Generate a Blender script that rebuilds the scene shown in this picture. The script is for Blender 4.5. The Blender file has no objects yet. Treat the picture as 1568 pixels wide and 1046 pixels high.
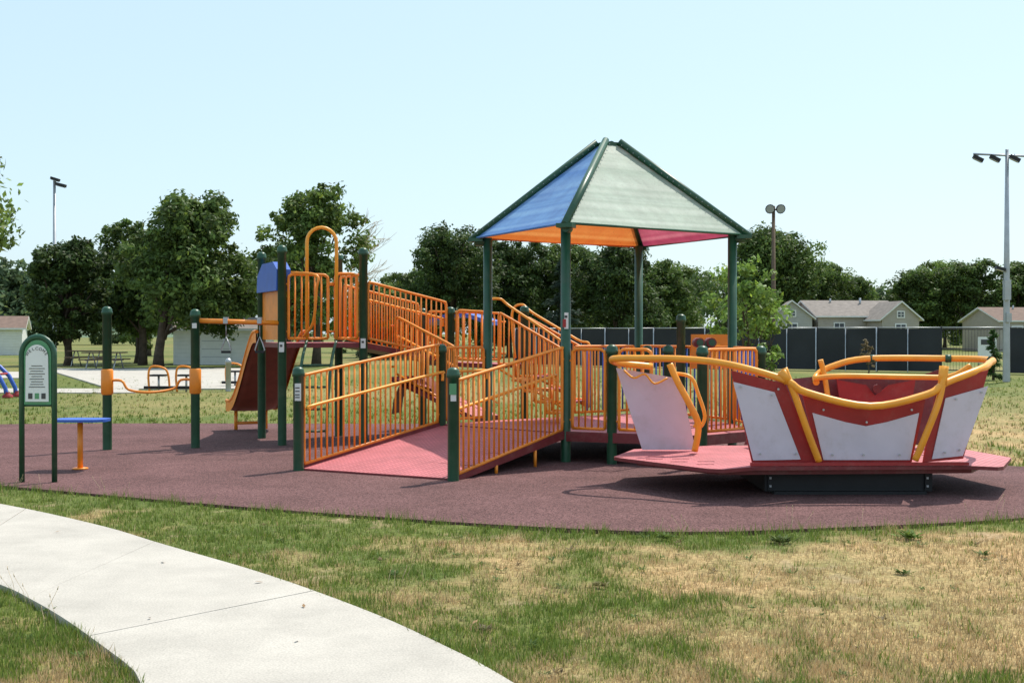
import bpy, math, random
import numpy as np
from mathutils import Vector, Matrix
random.seed(5)
RNG = np.random.default_rng(11)
scene = bpy.context.scene
scene.view_settings.view_transform = 'Standard'
scene.view_settings.look = 'None'
scene.view_settings.exposure = 0
COL = scene.collection

# ------------------------------------------------------------------ materials
def mat_new(name):
    m = bpy.data.materials.new(name); m.use_nodes = True
    nt = m.node_tree
    return m, nt, nt.nodes, nt.links, nt.nodes['Principled BSDF']

def paint(name, col, rough=0.5, var=0.12, scale=6.0, bump=0.0, metal=0.0, dirt=0.0):
    m, nt, N, L, B = mat_new(name)
    tc = N.new('ShaderNodeTexCoord')
    no = N.new('ShaderNodeTexNoise'); no.inputs['Scale'].default_value = scale; no.inputs['Detail'].default_value = 6
    L.new(tc.outputs['Object'], no.inputs['Vector'])
    cr = N.new('ShaderNodeValToRGB')
    e = cr.color_ramp.elements
    e[0].position = 0.3; e[1].position = 0.7
    e[0].color = (*[c*(1-var) for c in col], 1); e[1].color = (*[min(1, c*(1+var)) for c in col], 1)
    L.new(no.outputs['Fac'], cr.inputs['Fac'])
    out = cr.outputs['Color']
    if dirt:
        # scuffs / dust
        n4 = N.new('ShaderNodeTexNoise'); n4.inputs['Scale'].default_value = 3.5; n4.inputs['Detail'].default_value = 12; n4.inputs['Roughness'].default_value = .8
        L.new(tc.outputs['Object'], n4.inputs['Vector'])
        r4 = N.new('ShaderNodeValToRGB'); q = r4.color_ramp.elements; q[0].position = .5; q[1].position = .75
        q[0].color = (0, 0, 0, 1); q[1].color = (dirt, dirt, dirt, 1); L.new(n4.outputs['Fac'], r4.inputs['Fac'])
        mx = N.new('ShaderNodeMixRGB'); mx.inputs['Color2'].default_value = (.30, .26, .21, 1)
        L.new(r4.outputs['Color'], mx.inputs['Fac']); L.new(out, mx.inputs['Color1']); out = mx.outputs['Color']
    L.new(out, B.inputs['Base Color'])
    B.inputs['Roughness'].default_value = rough
    B.inputs['Metallic'].default_value = metal
    if bump:
        n2 = N.new('ShaderNodeTexNoise'); n2.inputs['Scale'].default_value = scale*12; n2.inputs['Detail'].default_value = 4
        L.new(tc.outputs['Object'], n2.inputs['Vector'])
        b = N.new('ShaderNodeBump'); b.inputs['Strength'].default_value = bump; b.inputs['Distance'].default_value = 0.01
        L.new(n2.outputs['Fac'], b.inputs['Height']); L.new(b.outputs['Normal'], B.inputs['Normal'])
    return m

M_ORANGE = paint('orange_powder_coat', (0.90, 0.275, 0.02), 0.4, 0.12, dirt=.18)
M_ORANGE2 = paint('amber_handrail', (0.95, 0.37, 0.028), 0.38, 0.1, dirt=.18)
M_GREEN = paint('green_post_paint', (0.014, 0.075, 0.036), 0.4, 0.15, dirt=.15)
M_MAROON = paint('maroon_coating', (0.17, 0.018, 0.022), 0.5, 0.15, dirt=.3)
M_RED = paint('red_panel', (0.33, 0.018, 0.02), 0.5, 0.12, dirt=.2)
M_WHITE = paint('pale_grey_panel', (0.64, 0.60, 0.70), 0.5, 0.06, 3, dirt=.35)
M_SIGNW = paint('sign_white', (0.74, 0.74, 0.72), 0.5, 0.04, 3)
M_BLUE = paint('blue_plastic', (0.03, 0.11, 0.48), 0.45, 0.08, dirt=.15)
M_BLACK = paint('black_steel', (0.012, 0.012, 0.014), 0.6, 0.2)
M_BROWN = paint('slide_brown', (0.20, 0.055, 0.03), 0.5, 0.15)
M_GALV = paint('galvanised_steel', (0.42, 0.43, 0.45), 0.45, 0.1, 4, metal=0.6)
M_WOOD = paint('weathered_wood_pole', (0.13, 0.085, 0.055), 0.85, 0.25, 8)
M_BARK = paint('bark', (0.085, 0.06, 0.042), 0.9, 0.35, 5, bump=0.6)
M_GLASS = paint('lamp_glass', (0.35, 0.37, 0.4), 0.15, 0.05)
M_LABEL = paint('label_white', (0.7, 0.7, 0.68), 0.5, 0.03)
M_INK = paint('ink', (0.06, 0.06, 0.06), 0.6, 0.05)
M_LGREEN = paint('light_green_sign', (0.10, 0.30, 0.14), 0.5, 0.1)

def deck_mat():
    m, nt, N, L, B = mat_new('pink_vinyl_deck')
    tc = N.new('ShaderNodeTexCoord')
    mp = N.new('ShaderNodeMapping'); mp.inputs['Rotation'].default_value = (0, 0, math.radians(-57))
    L.new(tc.outputs['Object'], mp.inputs['Vector'])
    br = N.new('ShaderNodeTexBrick')
    br.offset = 0.0
    br.inputs['Scale'].default_value = 1.0
    br.inputs['Mortar Size'].default_value = 0.009
    br.inputs['Brick Width'].default_value = 0.06; br.inputs['Row Height'].default_value = 0.06
    br.inputs['Color1'].default_value = (0.64, 0.18, 0.19, 1); br.inputs['Color2'].default_value = (0.58, 0.16, 0.175, 1)
    br.inputs['Mortar'].default_value = (0.38, 0.08, 0.09, 1)
    L.new(mp.outputs['Vector'], br.inputs['Vector'])
    no = N.new('ShaderNodeTexNoise'); no.inputs['Scale'].default_value = 2.2; no.inputs['Detail'].default_value = 9; no.inputs['Roughness'].default_value = .7
    L.new(tc.outputs['Object'], no.inputs['Vector'])
    cr = N.new('ShaderNodeValToRGB'); e = cr.color_ramp.elements
    e[0].position = .3; e[1].position = .7; e[0].color = (.72, .76, .76, 1); e[1].color = (1.1, 1.15, 1.18, 1)
    L.new(no.outputs['Fac'], cr.inputs['Fac'])
    mx = N.new('ShaderNodeMixRGB'); mx.blend_type = 'MULTIPLY'; mx.inputs['Fac'].default_value = 1
    L.new(br.outputs['Color'], mx.inputs['Color1']); L.new(cr.outputs['Color'], mx.inputs['Color2'])
    L.new(mx.outputs['Color'], B.inputs['Base Color']); B.inputs['Roughness'].default_value = 0.6
    return m
M_DECK = deck_mat()

def rubber_mat():
    m, nt, N, L, B = mat_new('poured_rubber')
    tc = N.new('ShaderNodeTexCoord')
    v = N.new('ShaderNodeTexVoronoi'); v.inputs['Scale'].default_value = 95
    L.new(tc.outputs['Object'], v.inputs['Vector'])
    cr = N.new('ShaderNodeValToRGB'); e = cr.color_ramp.elements
    e[0].color = (0.065, 0.030, 0.030, 1); e[1].color = (0.225, 0.115, 0.112, 1); e[0].position = 0.1; e[1].position = 0.9
    sp = N.new('ShaderNodeSeparateColor'); L.new(v.outputs['Color'], sp.inputs['Color'])
    L.new(sp.outputs['Red'], cr.inputs['Fac'])
    no = N.new('ShaderNodeTexNoise'); no.inputs['Scale'].default_value = 0.9; no.inputs['Detail'].default_value = 9; no.inputs['Roughness'].default_value = 0.7
    L.new(tc.outputs['Object'], no.inputs['Vector'])
    c2 = N.new('ShaderNodeValToRGB'); f = c2.color_ramp.elements
    f[0].position = 0.32; f[1].position = 0.7; f[0].color = (0.68, 0.66, 0.64, 1); f[1].color = (1.15, 1.15, 1.15, 1)
    L.new(no.outputs['Fac'], c2.inputs['Fac'])
    mx = N.new('ShaderNodeMixRGB'); mx.blend_type = 'MULTIPLY'; mx.inputs['Fac'].default_value = 1
    L.new(cr.outputs['Color'], mx.inputs['Color1']); L.new(c2.outputs['Color'], mx.inputs['Color2'])
    L.new(mx.outputs['Color'], B.inputs['Base Color']); B.inputs['Roughness'].default_value = 0.95
    B.inputs['Specular IOR Level'].default_value = 0.25
    b = N.new('ShaderNodeBump'); b.inputs['Strength'].default_value = 0.6; b.inputs['Distance'].default_value = 0.004
    L.new(v.outputs['Distance'], b.inputs['Height']); L.new(b.outputs['Normal'], B.inputs['Normal'])
    return m
M_RUBBER = rubber_mat()

def concrete_mat(name='concrete', base=(0.50, 0.46, 0.405)):
    m, nt, N, L, B = mat_new(name)
    tc = N.new('ShaderNodeTexCoord')
    no = N.new('ShaderNodeTexNoise'); no.inputs['Scale'].default_value = 1.3; no.inputs['Detail'].default_value = 10; no.inputs['Roughness'].default_value = 0.7
    L.new(tc.outputs['Object'], no.inputs['Vector'])
    cr = N.new('ShaderNodeValToRGB'); e = cr.color_ramp.elements
    e[0].position = 0.3; e[1].position = 0.72
    e[0].color = (*[c*0.80 for c in base], 1); e[1].color = (*[c*1.12 for c in base], 1)
    L.new(no.outputs['Fac'], cr.inputs['Fac'])
    n3 = N.new('ShaderNodeTexNoise'); n3.inputs['Scale'].default_value = 90; n3.inputs['Detail'].default_value = 3
    L.new(tc.outputs['Object'], n3.inputs['Vector'])
    c3 = N.new('ShaderNodeValToRGB'); f = c3.color_ramp.elements
    f[0].position = 0.35; f[1].position = 0.6; f[0].color = (0.80, 0.80, 0.80, 1); f[1].color = (1.03, 1.03, 1.03, 1)
    L.new(n3.outputs['Fac'], c3.inputs['Fac'])
    mx = N.new('ShaderNodeMixRGB'); mx.blend_type = 'MULTIPLY'; mx.inputs['Fac'].default_value = 1
    L.new(cr.outputs['Color'], mx.inputs['Color1']); L.new(c3.outputs['Color'], mx.inputs['Color2'])
    L.new(mx.outputs['Color'], B.inputs['Base Color']); B.inputs['Roughness'].default_value = 0.9
    b = N.new('ShaderNodeBump'); b.inputs['Strength'].default_value = 0.25; b.inputs['Distance'].default_value = 0.003
    L.new(n3.outputs['Fac'], b.inputs['Height']); L.new(b.outputs['Normal'], B.inputs['Normal'])
    return m
M_CONC = concrete_mat()
M_JOINT = paint('joint_dark', (0.33, 0.295, 0.25), 0.95, 0.3, 20)

def canopy_mat(name, col, trans, col2=None):
    m, nt, N, L, B = mat_new(name)
    tc = N.new('ShaderNodeTexCoord')
    sx = N.new('ShaderNodeSeparateXYZ'); L.new(tc.outputs['Object'], sx.inputs['Vector'])
    no = N.new('ShaderNodeTexNoise'); no.noise_dimensions = '1D'; no.inputs['Scale'].default_value = 6; no.inputs['Detail'].default_value = 2.5
    L.new(sx.outputs['Z'], no.inputs['W'])
    cr = N.new('ShaderNodeValToRGB'); e = cr.color_ramp.elements
    e[0].position = 0.38; e[1].position = 0.62
    hi = col2 or [min(1, c*1.2+0.02) for c in col]
    e[0].color = (*col, 1); e[1].color = (*hi, 1)
    L.new(no.outputs['Fac'], cr.inputs['Fac'])
    n2 = N.new('ShaderNodeTexNoise'); n2.inputs['Scale'].default_value = 3; n2.inputs['Detail'].default_value = 10; n2.inputs['Roughness'].default_value = .75
    L.new(tc.outputs['Object'], n2.inputs['Vector'])
    mx = N.new('ShaderNodeMixRGB'); mx.blend_type = 'OVERLAY'; mx.inputs['Fac'].default_value = 0.6
    L.new(cr.outputs['Color'], mx.inputs['Color1']); L.new(n2.outputs['Fac'], mx.inputs['Color2'])
    vo = N.new('ShaderNodeTexVoronoi'); vo.inputs['Scale'].default_value = 28
    L.new(tc.outputs['Object'], vo.inputs['Vector'])
    c3 = N.new('ShaderNodeValToRGB'); e = c3.color_ramp.elements
    e[0].position = .05; e[1].position = .3; e[0].color = (.8, .8, .8, 1); e[1].color = (1, 1, 1, 1)
    L.new(vo.outputs['Distance'], c3.inputs['Fac'])
    m3 = N.new('ShaderNodeMixRGB'); m3.blend_type = 'MULTIPLY'; m3.inputs['Fac'].default_value = 1
    L.new(mx.outputs['Color'], m3.inputs['Color1']); L.new(c3.outputs['Color'], m3.inputs['Color2'])
    L.new(m3.outputs['Color'], B.inputs['Base Color']); B.inputs['Roughness'].default_value = 0.6
    tr = N.new('ShaderNodeBsdfTranslucent'); L.new(m3.outputs['Color'], tr.inputs['Color'])
    ms = N.new('ShaderNodeMixShader'); ms.inputs['Fac'].default_value = trans
    L.new(B.outputs['BSDF'], ms.inputs[1]); L.new(tr.outputs['BSDF'], ms.inputs[2])
    L.new(ms.outputs['Shader'], N['Material Output'].inputs['Surface'])
    return m
M_CBLUE = canopy_mat('canopy_blue', (0.10, 0.24, 0.55), 0.2, (.20, .38, .66))
M_CPALE = canopy_mat('canopy_pale_green', (0.27, 0.38, 0.30), 0.3, (.42, .52, .44))
M_CORANGE = canopy_mat('canopy_orange', (0.72, 0.19, 0.035), 0.4, (.85, .33, .09))
M_CMAG = canopy_mat('canopy_magenta', (0.42, 0.06, 0.13), 0.35, (.6, .18, .25))

def attr_mat(name, transl=0.0, rough=0.8, noise=None, bump=0.0):
    m, nt, N, L, B = mat_new(name)
    at = N.new('ShaderNodeAttribute'); at.attribute_name = 'Col'
    out = at.outputs['Color']
    if noise:
        tc = N.new('ShaderNodeTexCoord')
        no = N.new('ShaderNodeTexNoise'); no.inputs['Scale'].default_value = noise; no.inputs['Detail'].default_value = 8; no.inputs['Roughness'].default_value = 0.75
        L.new(tc.outputs['Object'], no.inputs['Vector'])
        cr = N.new('ShaderNodeValToRGB'); e = cr.color_ramp.elements
        e[0].position = 0.34; e[1].position = 0.66
        e[0].color = (0.42, 0.42, 0.36, 1); e[1].color = (1.3, 1.28, 1.25, 1)
        L.new(no.outputs['Fac'], cr.inputs['Fac'])
        n2 = N.new('ShaderNodeTexNoise'); n2.inputs['Scale'].default_value = 0.35; n2.inputs['Detail'].default_value = 9; n2.inputs['Roughness'].default_value = 0.7
        L.new(tc.outputs['Object'], n2.inputs['Vector'])
        c2 = N.new('ShaderNodeValToRGB'); e = c2.color_ramp.elements
        e[0].position = 0.35; e[1].position = 0.68
        e[0].color = (0.75, 0.88, 0.75, 1); e[1].color = (1.25, 1.12, 1.15, 1)
        L.new(n2.outputs['Fac'], c2.inputs['Fac'])
        mx = N.new('ShaderNodeMixRGB'); mx.blend_type = 'MULTIPLY'; mx.inputs['Fac'].default_value = 1
        L.new(out, mx.inputs['Color1']); L.new(cr.outputs['Color'], mx.inputs['Color2'])
        m2 = N.new('ShaderNodeMixRGB'); m2.blend_type = 'MULTIPLY'; m2.inputs['Fac'].default_value = 1
        L.new(mx.outputs['Color'], m2.inputs['Color1']); L.new(c2.outputs['Color'], m2.inputs['Color2'])
        out = m2.outputs['Color']
        if bump:
            b = N.new('ShaderNodeBump'); b.inputs['Strength'].default_value = bump; b.inputs['Distance'].default_value = 0.02
            L.new(no.outputs['Fac'], b.inputs['Height']); L.new(b.outputs['Normal'], B.inputs['Normal'])
    L.new(out, B.inputs['Base Color']); B.inputs['Roughness'].default_value = rough
    B.inputs['Specular IOR Level'].default_value = 0.25
    if transl:
        tr = N.new('ShaderNodeBsdfTranslucent'); L.new(out, tr.inputs['Color'])
        ms = N.new('ShaderNodeMixShader'); ms.inputs['Fac'].default_value = transl
        L.new(B.outputs['BSDF'], ms.inputs[1]); L.new(tr.outputs['BSDF'], ms.inputs[2])
        L.new(ms.outputs['Shader'], N['Material Output'].inputs['Surface'])
    return m
M_LEAF = attr_mat('foliage', 0.42, 0.55)
M_GRASS = attr_mat('grass_blades', 0.3, 0.7)
M_GROUND = attr_mat('lawn_ground', 0, 0.95, noise=26, bump=0.6)

# ------------------------------------------------------------------ mesh helpers
def catmull(pts, n=6, closed=False):
    P = [Vector(p) for p in pts]; out = []
    m = len(P)
    rng = range(m if closed else m-1)
    for i in rng:
        if closed:
            a, b, c, d = P[(i-1) % m], P[i], P[(i+1) % m], P[(i+2) % m]
        else:
            a, b, c, d = P[max(i-1, 0)], P[i], P[i+1], P[min(i+2, m-1)]
        for k in range(n):
            t = k/n
            out.append(0.5*((2*b)+(c-a)*t+(2*a-5*b+4*c-d)*t*t+(3*b-a-3*c+d)*t**3))
    if not closed: out.append(P[-1])
    return out

class MB:
    def __init__(s): s.v = []; s.f = []; s.m = []; s.sm = []; s.mats = []
    def mi(s, mat):
        if mat not in s.mats: s.mats.append(mat)
        return s.mats.index(mat)
    def add(s, vs, fs, mat, smooth=False):
        o = len(s.v); k = s.mi(mat)
        s.v += [tuple(v) for v in vs]
        for f in fs:
            s.f.append([o+i for i in f]); s.m.append(k); s.sm.append(smooth)
    def tube(s, pts, r, mat, n=8, closed=False):
        P = [Vector(p) for p in pts]; m = len(P)
        R = r if isinstance(r, (list, tuple)) else [r]*m
        vs = []; up = None
        for i in range(m):
            if closed: t = P[(i+1) % m]-P[i-1]
            else: t = P[min(i+1, m-1)]-P[max(i-1, 0)]
            if t.length < 1e-9: t = Vector((0, 0, 1))
            t.normalize()
            if up is None:
                up = Vector((0, 0, 1)) if abs(t.z) < 0.9 else Vector((1, 0, 0))
            a = up-t*up.dot(t)
            if a.length < 1e-6: a = t.orthogonal()
            a.normalize(); b = t.cross(a); up = a
            for j in range(n):
                an = 2*math.pi*j/n
                vs.append(P[i]+(a*math.cos(an)+b*math.sin(an))*R[i])
        fs = []
        for i in range(m if closed else m-1):
            i2 = (i+1) % m
            for j in range(n):
                j2 = (j+1) % n
                fs.append([i*n+j, i*n+j2, i2*n+j2, i2*n+j])
        s.add(vs, fs, mat, True)
        if not closed:
            o = len(s.v)-len(vs)
            k = s.mi(mat)
            s.f.append([o+j for j in range(n)][::-1]); s.m.append(k); s.sm.append(False)
            s.f.append([o+(m-1)*n+j for j in range(n)]); s.m.append(k); s.sm.append(False)
    def lathe(s, x, y, prof, mat, n=14):
        vs = []
        for (r, z) in prof:
            for j in range(n):
                a = 2*math.pi*j/n
                vs.append((x+r*math.cos(a), y+r*math.sin(a), z))
        fs = []
        for i in range(len(prof)-1):
            for j in range(n):
                j2 = (j+1) % n
                fs.append([i*n+j, i*n+j2, (i+1)*n+j2, (i+1)*n+j])
        s.add(vs, fs, mat, True)
    def box(s, c, d, mat, rz=0.0, rot=None):
        M = rot if rot is not None else Matrix.Rotation(rz, 3, 'Z')
        c = Vector(c); vs = []
        for x in (-.5, .5):
            for y in (-.5, .5):
                for z in (-.5, .5):
                    vs.append(c+M @ Vector((x*d[0], y*d[1], z*d[2])))
        s.add(vs, [[0, 1, 3, 2], [4, 6, 7, 5], [0, 4, 5, 1], [2, 3, 7, 6], [0, 2, 6, 4], [1, 5, 7, 3]], mat)
    def slab(s, poly, th, top, side=None, nrm=None):
        P = [Vector(p) for p in poly]; n = len(P)
        d = Vector((0, 0, -1)) if nrm is None else -Vector(nrm).normalized()
        vs = P+[p+d*th for p in P]
        s.add(vs, [list(range(n))], top)
        s.add(vs, [list(range(n, 2*n))[::-1]]+[[i, i+n, (i+1) % n+n, (i+1) % n] for i in range(n)], side or top)
    def build(s, name, parent=None, recalc=True):
        me = bpy.data.meshes.new(name); me.from_pydata(s.v, [], s.f)
        for m in s.mats: me.materials.append(m)
        me.polygons.foreach_set('material_index', s.m); me.polygons.foreach_set('use_smooth', s.sm)
        me.update()
        o = bpy.data.objects.new(name, me); COL.objects.link(o)
        if parent: o.parent = parent
        return o

def empty(name, loc=(0, 0, 0)):
    e = bpy.data.objects.new(name, None); COL.objects.link(e); return e

def np_mesh(name, V, nper, cols, mat, parent=None, smooth=False):
    nf = len(V)//nper
    me = bpy.data.meshes.new(name)
    me.vertices.add(len(V)); me.vertices.foreach_set('co', V.astype(np.float32).ravel())
    me.loops.add(len(V)); me.loops.foreach_set('vertex_index', np.arange(len(V), dtype=np.int32))
    me.polygons.add(nf); me.polygons.foreach_set('loop_start', np.arange(0, len(V), nper, dtype=np.int32))
    me.update(calc_edges=True)
    a = me.color_attributes.new('Col', 'FLOAT_COLOR', 'POINT')
    c = np.ones((len(V), 4), np.float32); c[:, :3] = np.repeat(cols, nper, axis=0)
    a.data.foreach_set('color', c.ravel())
    me.materials.append(mat)
    o = bpy.data.objects.new(name, me); COL.objects.link(o)
    if parent: o.parent = parent
    return o

# ------------------------------------------------------------------ noise + masks
_lat = np.random.default_rng(3).random((8, 256, 256))
def vn(x, y, sc, k):
    x = np.asarray(x)*sc+1000; y = np.asarray(y)*sc+1000
    xi = np.floor(x).astype(int); yi = np.floor(y).astype(int)
    fx = x-xi; fy = y-yi; fx = fx*fx*(3-2*fx); fy = fy*fy*(3-2*fy)
    G = _lat[k]; a = G[xi % 256, yi % 256]; b = G[(xi+1) % 256, yi % 256]; c = G[xi % 256, (yi+1) % 256]; d = G[(xi+1) % 256, (yi+1) % 256]
    return (a*(1-fx)+b*fx)*(1-fy)+(c*(1-fx)+d*fx)*fy

def inpoly(x, y, poly):
    ins = np.zeros(x.shape, bool); n = len(poly)
    for i in range(n):
        x1, y1 = poly[i]; x2, y2 = poly[(i+1) % n]
        if y1 == y2: continue
        c = ((y1 > y) != (y2 > y)) & (x < (x2-x1)*(y-y1)/(y2-y1)+x1)
        ins ^= c
    return ins
def dist_line(x, y, pl):
    d = np.full(x.shape, 1e9)
    for i in range(len(pl)-1):
        ax, ay = pl[i]; bx, by = pl[i+1]
        dx, dy = bx-ax, by-ay; L2 = dx*dx+dy*dy+1e-12
        t = np.clip(((x-ax)*dx+(y-ay)*dy)/L2, 0, 1)
        d = np.minimum(d, (x-ax-t*dx)**2+(y-ay-t*dy)**2)
    return np.sqrt(d)

# rubber surface outline (metres)
rub_ctrl = [(-7.4, 14.3), (-5.34, 13.05), (-2.96, 11.7), (-1.45, 10.95), (0.09, 10.3), (1.38, 10.0), (2.77, 10.25), (4.4, 10.76), (6.0, 11.8),
            (6.9, 13.2), (6.3, 14.6), (4.9, 16.3), (4.6, 19.6), (2.4, 21.6), (-2.0, 21.9), (-8.9, 21.8), (-11.2, 19.5), (-9.8, 16.4)]
RUB = [(p.x, p.y) for p in catmull([(x, y, 0) for x, y in rub_ctrl], 8, True)]
up_ctrl = [(-9.5, 14.6), (-8.0, 13.75), (-6.2, 12.65), (-4.73, 11.57), (-3.40, 10.29), (-2.605, 9.35), (-1.65, 8.24), (-.833, 7.13), (-.307, 6.26), (-.027, 5.72), (.3, 4.95), (.62, 4.0), (.9, 2.8), (1.1, 1.4)]
lo_ctrl = [(-8.2, 12.3), (-6.9, 11.2), (-5.5, 10.05), (-4.2, 8.85), (-3.22, 7.86), (-2.84, 7.40), (-2.46, 6.89), (-1.985, 6.19), (-1.83, 5.95), (-1.71, 5.72), (-1.4, 4.95), (-1.05, 4.0), (-.8, 2.8), (-.6, 1.4)]
UP = [(p.x, p.y) for p in catmull([(x, y, 0) for x, y in up_ctrl], 8)]
LO = [(p.x, p.y) for p in catmull([(x, y, 0) for x, y in lo_ctrl], 8)]
WALK = UP+LO[::-1]

def dryness(x, y):
    n = 0.36*vn(x, y, 0.55, 0)+0.34*vn(x, y, 1.9, 1)+0.30*vn(x, y, 6.0, 2)
    d = (n-0.5)*2.6+0.46+0.12*np.clip(x-0.2, -3, 2.6)
    front = np.clip((12-y)/3, 0, 1)
    er = dist_line(x, y, RUB+[RUB[0]]); ew = np.minimum(dist_line(x, y, UP), dist_line(x, y, LO))
    d = d-0.8*np.exp(-(er/0.5)**2)-0.15*np.exp(-(ew/0.2)**2)
    d = d+0.12*front*np.clip(er-0.8, 0, 1)
    far = np.clip((y-20)/8, 0, 1)
    d = d*(1-far)+far*(0.15+(vn(x, y, 0.12, 3)-0.5)*0.55+(vn(x, y, 0.5, 4)-0.5)*0.4)
    return np.clip(d, 0, 1), er, ew
def soilmask(x, y):
    return np.clip((vn(x, y, 2.3, 7)*.45+vn(x, y, 6.3, 3)*.35+vn(x, y, 14., 2)*.2-.70)*9, 0, 1)

# ------------------------------------------------------------------ ground sheet
def axis(lo, hi, f0, f1, step, ratio=1.25):
    a = list(np.arange(f0, f1, step)); s = step; x = f0; L = []
    while x > lo: s *= ratio; x -= s; L.append(x)
    s = step; x = a[-1]; R = []
    while x < hi: s *= ratio; x += s; R.append(x)
    return np.array(L[::-1]+a+R)
gx = axis(-900, 900, -7.5, 7.5, 0.06, 1.12); gy = axis(-60, 1500, 4.0, 13.5, 0.06, 1.1)
X, Y = np.meshgrid(gx, gy); X = X.ravel(); Y = Y.ravel()
dr, er, ew = dryness(X, Y)
inside = inpoly(X, Y, RUB) | inpoly(X, Y, WALK)
Z = 0.012*(vn(X, Y, 0.9, 5)-0.5)+0.014*(vn(X, Y, 5, 6)-0.5)-0.012
Z[inside] = -0.03
Z = np.where((Y > 150), 0.0, Z)
green = np.array([0.135, 0.165, 0.04]); straw = np.array([0.45, 0.325, 0.165])
dd = np.clip(dr*1.05, 0, 1)[:, None]
gc = green*(1-dd)+straw*dd
soil = soilmask(X, Y)[:, None]*(Y < 14)[:, None]*.7
gc = gc*(1-soil)+np.array([0.40, 0.29, 0.19])*soil
nx, ny = len(gx), len(gy)
idx = np.arange(nx*ny).reshape(ny, nx)
F = np.stack([idx[:-1, :-1], idx[:-1, 1:], idx[1:, 1:], idx[1:, :-1]], -1).reshape(-1, 4)
me = bpy.data.meshes.new('lawn_ground')
me.vertices.add(nx*ny); me.vertices.foreach_set('co', np.stack([X, Y, Z], -1).astype(np.float32).ravel())
me.loops.add(F.size); me.loops.foreach_set('vertex_index', F.astype(np.int32).ravel())
me.polygons.add(len(F)); me.polygons.foreach_set('loop_start', np.arange(0, F.size, 4, dtype=np.int32))
me.update(calc_edges=True)
a = me.color_attributes.new('Col', 'FLOAT_COLOR', 'POINT')
c4 = np.ones((nx*ny, 4), np.float32); c4[:, :3] = gc; a.data.foreach_set('color', c4.ravel())
me.materials.append(M_GROUND)
COL.objects.link(bpy.data.objects.new('lawn_ground', me))

b = MB(); b.slab([(x, y, 0.012) for x, y in RUB], 0.08, M_RUBBER); b.build('rubber_playground_surface')

# sidewalk as separate slabs with joints
b = MB()
n = len(UP)
b.slab([(x, y, 0.012) for x, y in UP]+[(x, y, 0.012) for x, y in LO[::-1]], 0.08, M_JOINT)
step = 13
def lerp2(P, t):
    t = max(0, min(len(P)-1.0001, t)); k = int(t); f = t-k
    return (P[k][0]*(1-f)+P[k+1][0]*f, P[k][1]*(1-f)+P[k+1][1]*f)
t = 0.0
while t < n-1:
    t2 = min(t+step, n-1); g = 0.026
    ts = np.linspace(t+g, t2-g, 9)
    up = [lerp2(UP, q) for q in ts]; lo = [lerp2(LO, q) for q in ts]
    zz = 0.020+random.uniform(-.002, .002)
    b.slab([(x, y, zz) for x, y in up]+[(x, y, zz) for x, y in lo[::-1]], 0.06, M_CONC)
    t = t2
b.build('concrete_sidewalk')

# ------------------------------------------------------------------ grass blades
def blades(N, y0, y1, h0, h1, w, power, side=1.5):
    u = RNG.random(N)
    y = (y0**(1-power)+u*(y1**(1-power)-y0**(1-power)))**(1/(1-power))
    nt_ = N//9
    x = (RNG.random(N)*2-1)*(0.43*y+side)
    q = RNG.integers(0, nt_, N); base = RNG.integers(0, N, nt_)
    m = RNG.random(N) < 0.65
    x = np.where(m, x[base[q]]+RNG.normal(0, .022, N), x); y = np.where(m, y[base[q]]+RNG.normal(0, .022, N), y)
    jx = RNG.normal(0, .025, N); jy = RNG.normal(0, .025, N)
    ok = ~(inpoly(x+jx, y+jy, RUB) | inpoly(x+jx*.5, y+jy*.5, WALK)); x = x[ok]; y = y[ok]
    d, er, ew = dryness(x, y)
    n = len(x)
    r = RNG.random(n)
    sl = soilmask(x, y)
    keep = RNG.random(n) < np.clip(1.1-0.45*d, 0.35, 1)*(1-.75*sl); x, y, d, er, ew, r = [q[keep] for q in (x, y, d, er, ew, r)]; n = len(x)
    dry = r < np.clip(d*1.25-0.06, 0.06, 0.93)
    h = (h0+(h1-h0)*RNG.random(n)**1.5)*(1+1.3*np.exp(-(er/0.2)**2)+0.4*np.exp(-(ew/.1)**2))*np.where(dry, .75, 1.0)
    h *= 0.45+1.1*vn(x, y, 3.2, 4)
    an = RNG.random(n)*2*np.pi; lean = RNG.random(n)*0.8*h; la = RNG.random(n)*2*np.pi
    lean = np.where(dry, lean*1.5, lean)
    wv = w*(0.6+0.8*RNG.random(n))
    dx = np.cos(an)*wv/2; dy = np.sin(an)*wv/2
    V = np.zeros((n, 3, 3))
    V[:, 0] = np.stack([x-dx, y-dy, np.full(n, -.015)], -1)
    V[:, 1] = np.stack([x+dx, y+dy, np.full(n, -.015)], -1)
    V[:, 2] = np.stack([x+np.cos(la)*lean, y+np.sin(la)*lean, h], -1)
    g = np.array([0.175, 0.245, 0.05])*(0.5+0.85*RNG.random((n, 1)))
    g = g+np.where(RNG.random((n, 1)) < .25, 1, 0)*np.array([.07, .045, .0])
    s = np.array([0.60, 0.44, 0.24])*(0.55+0.65*RNG.random((n, 1)))
    c = np.where(dry[:, None], s, g)
    return V.reshape(-1, 3), c
V1, C1 = blades(360000, 4.6, 13.5, .014, .044, .0062, 1.6)
V2, C2 = blades(70000, 13.5, 45, .03, .065, .018, 1.6)
np_mesh('grass', np.concatenate([V1, V2]), 3, np.concatenate([C1, C2]), M_GRASS)

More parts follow.
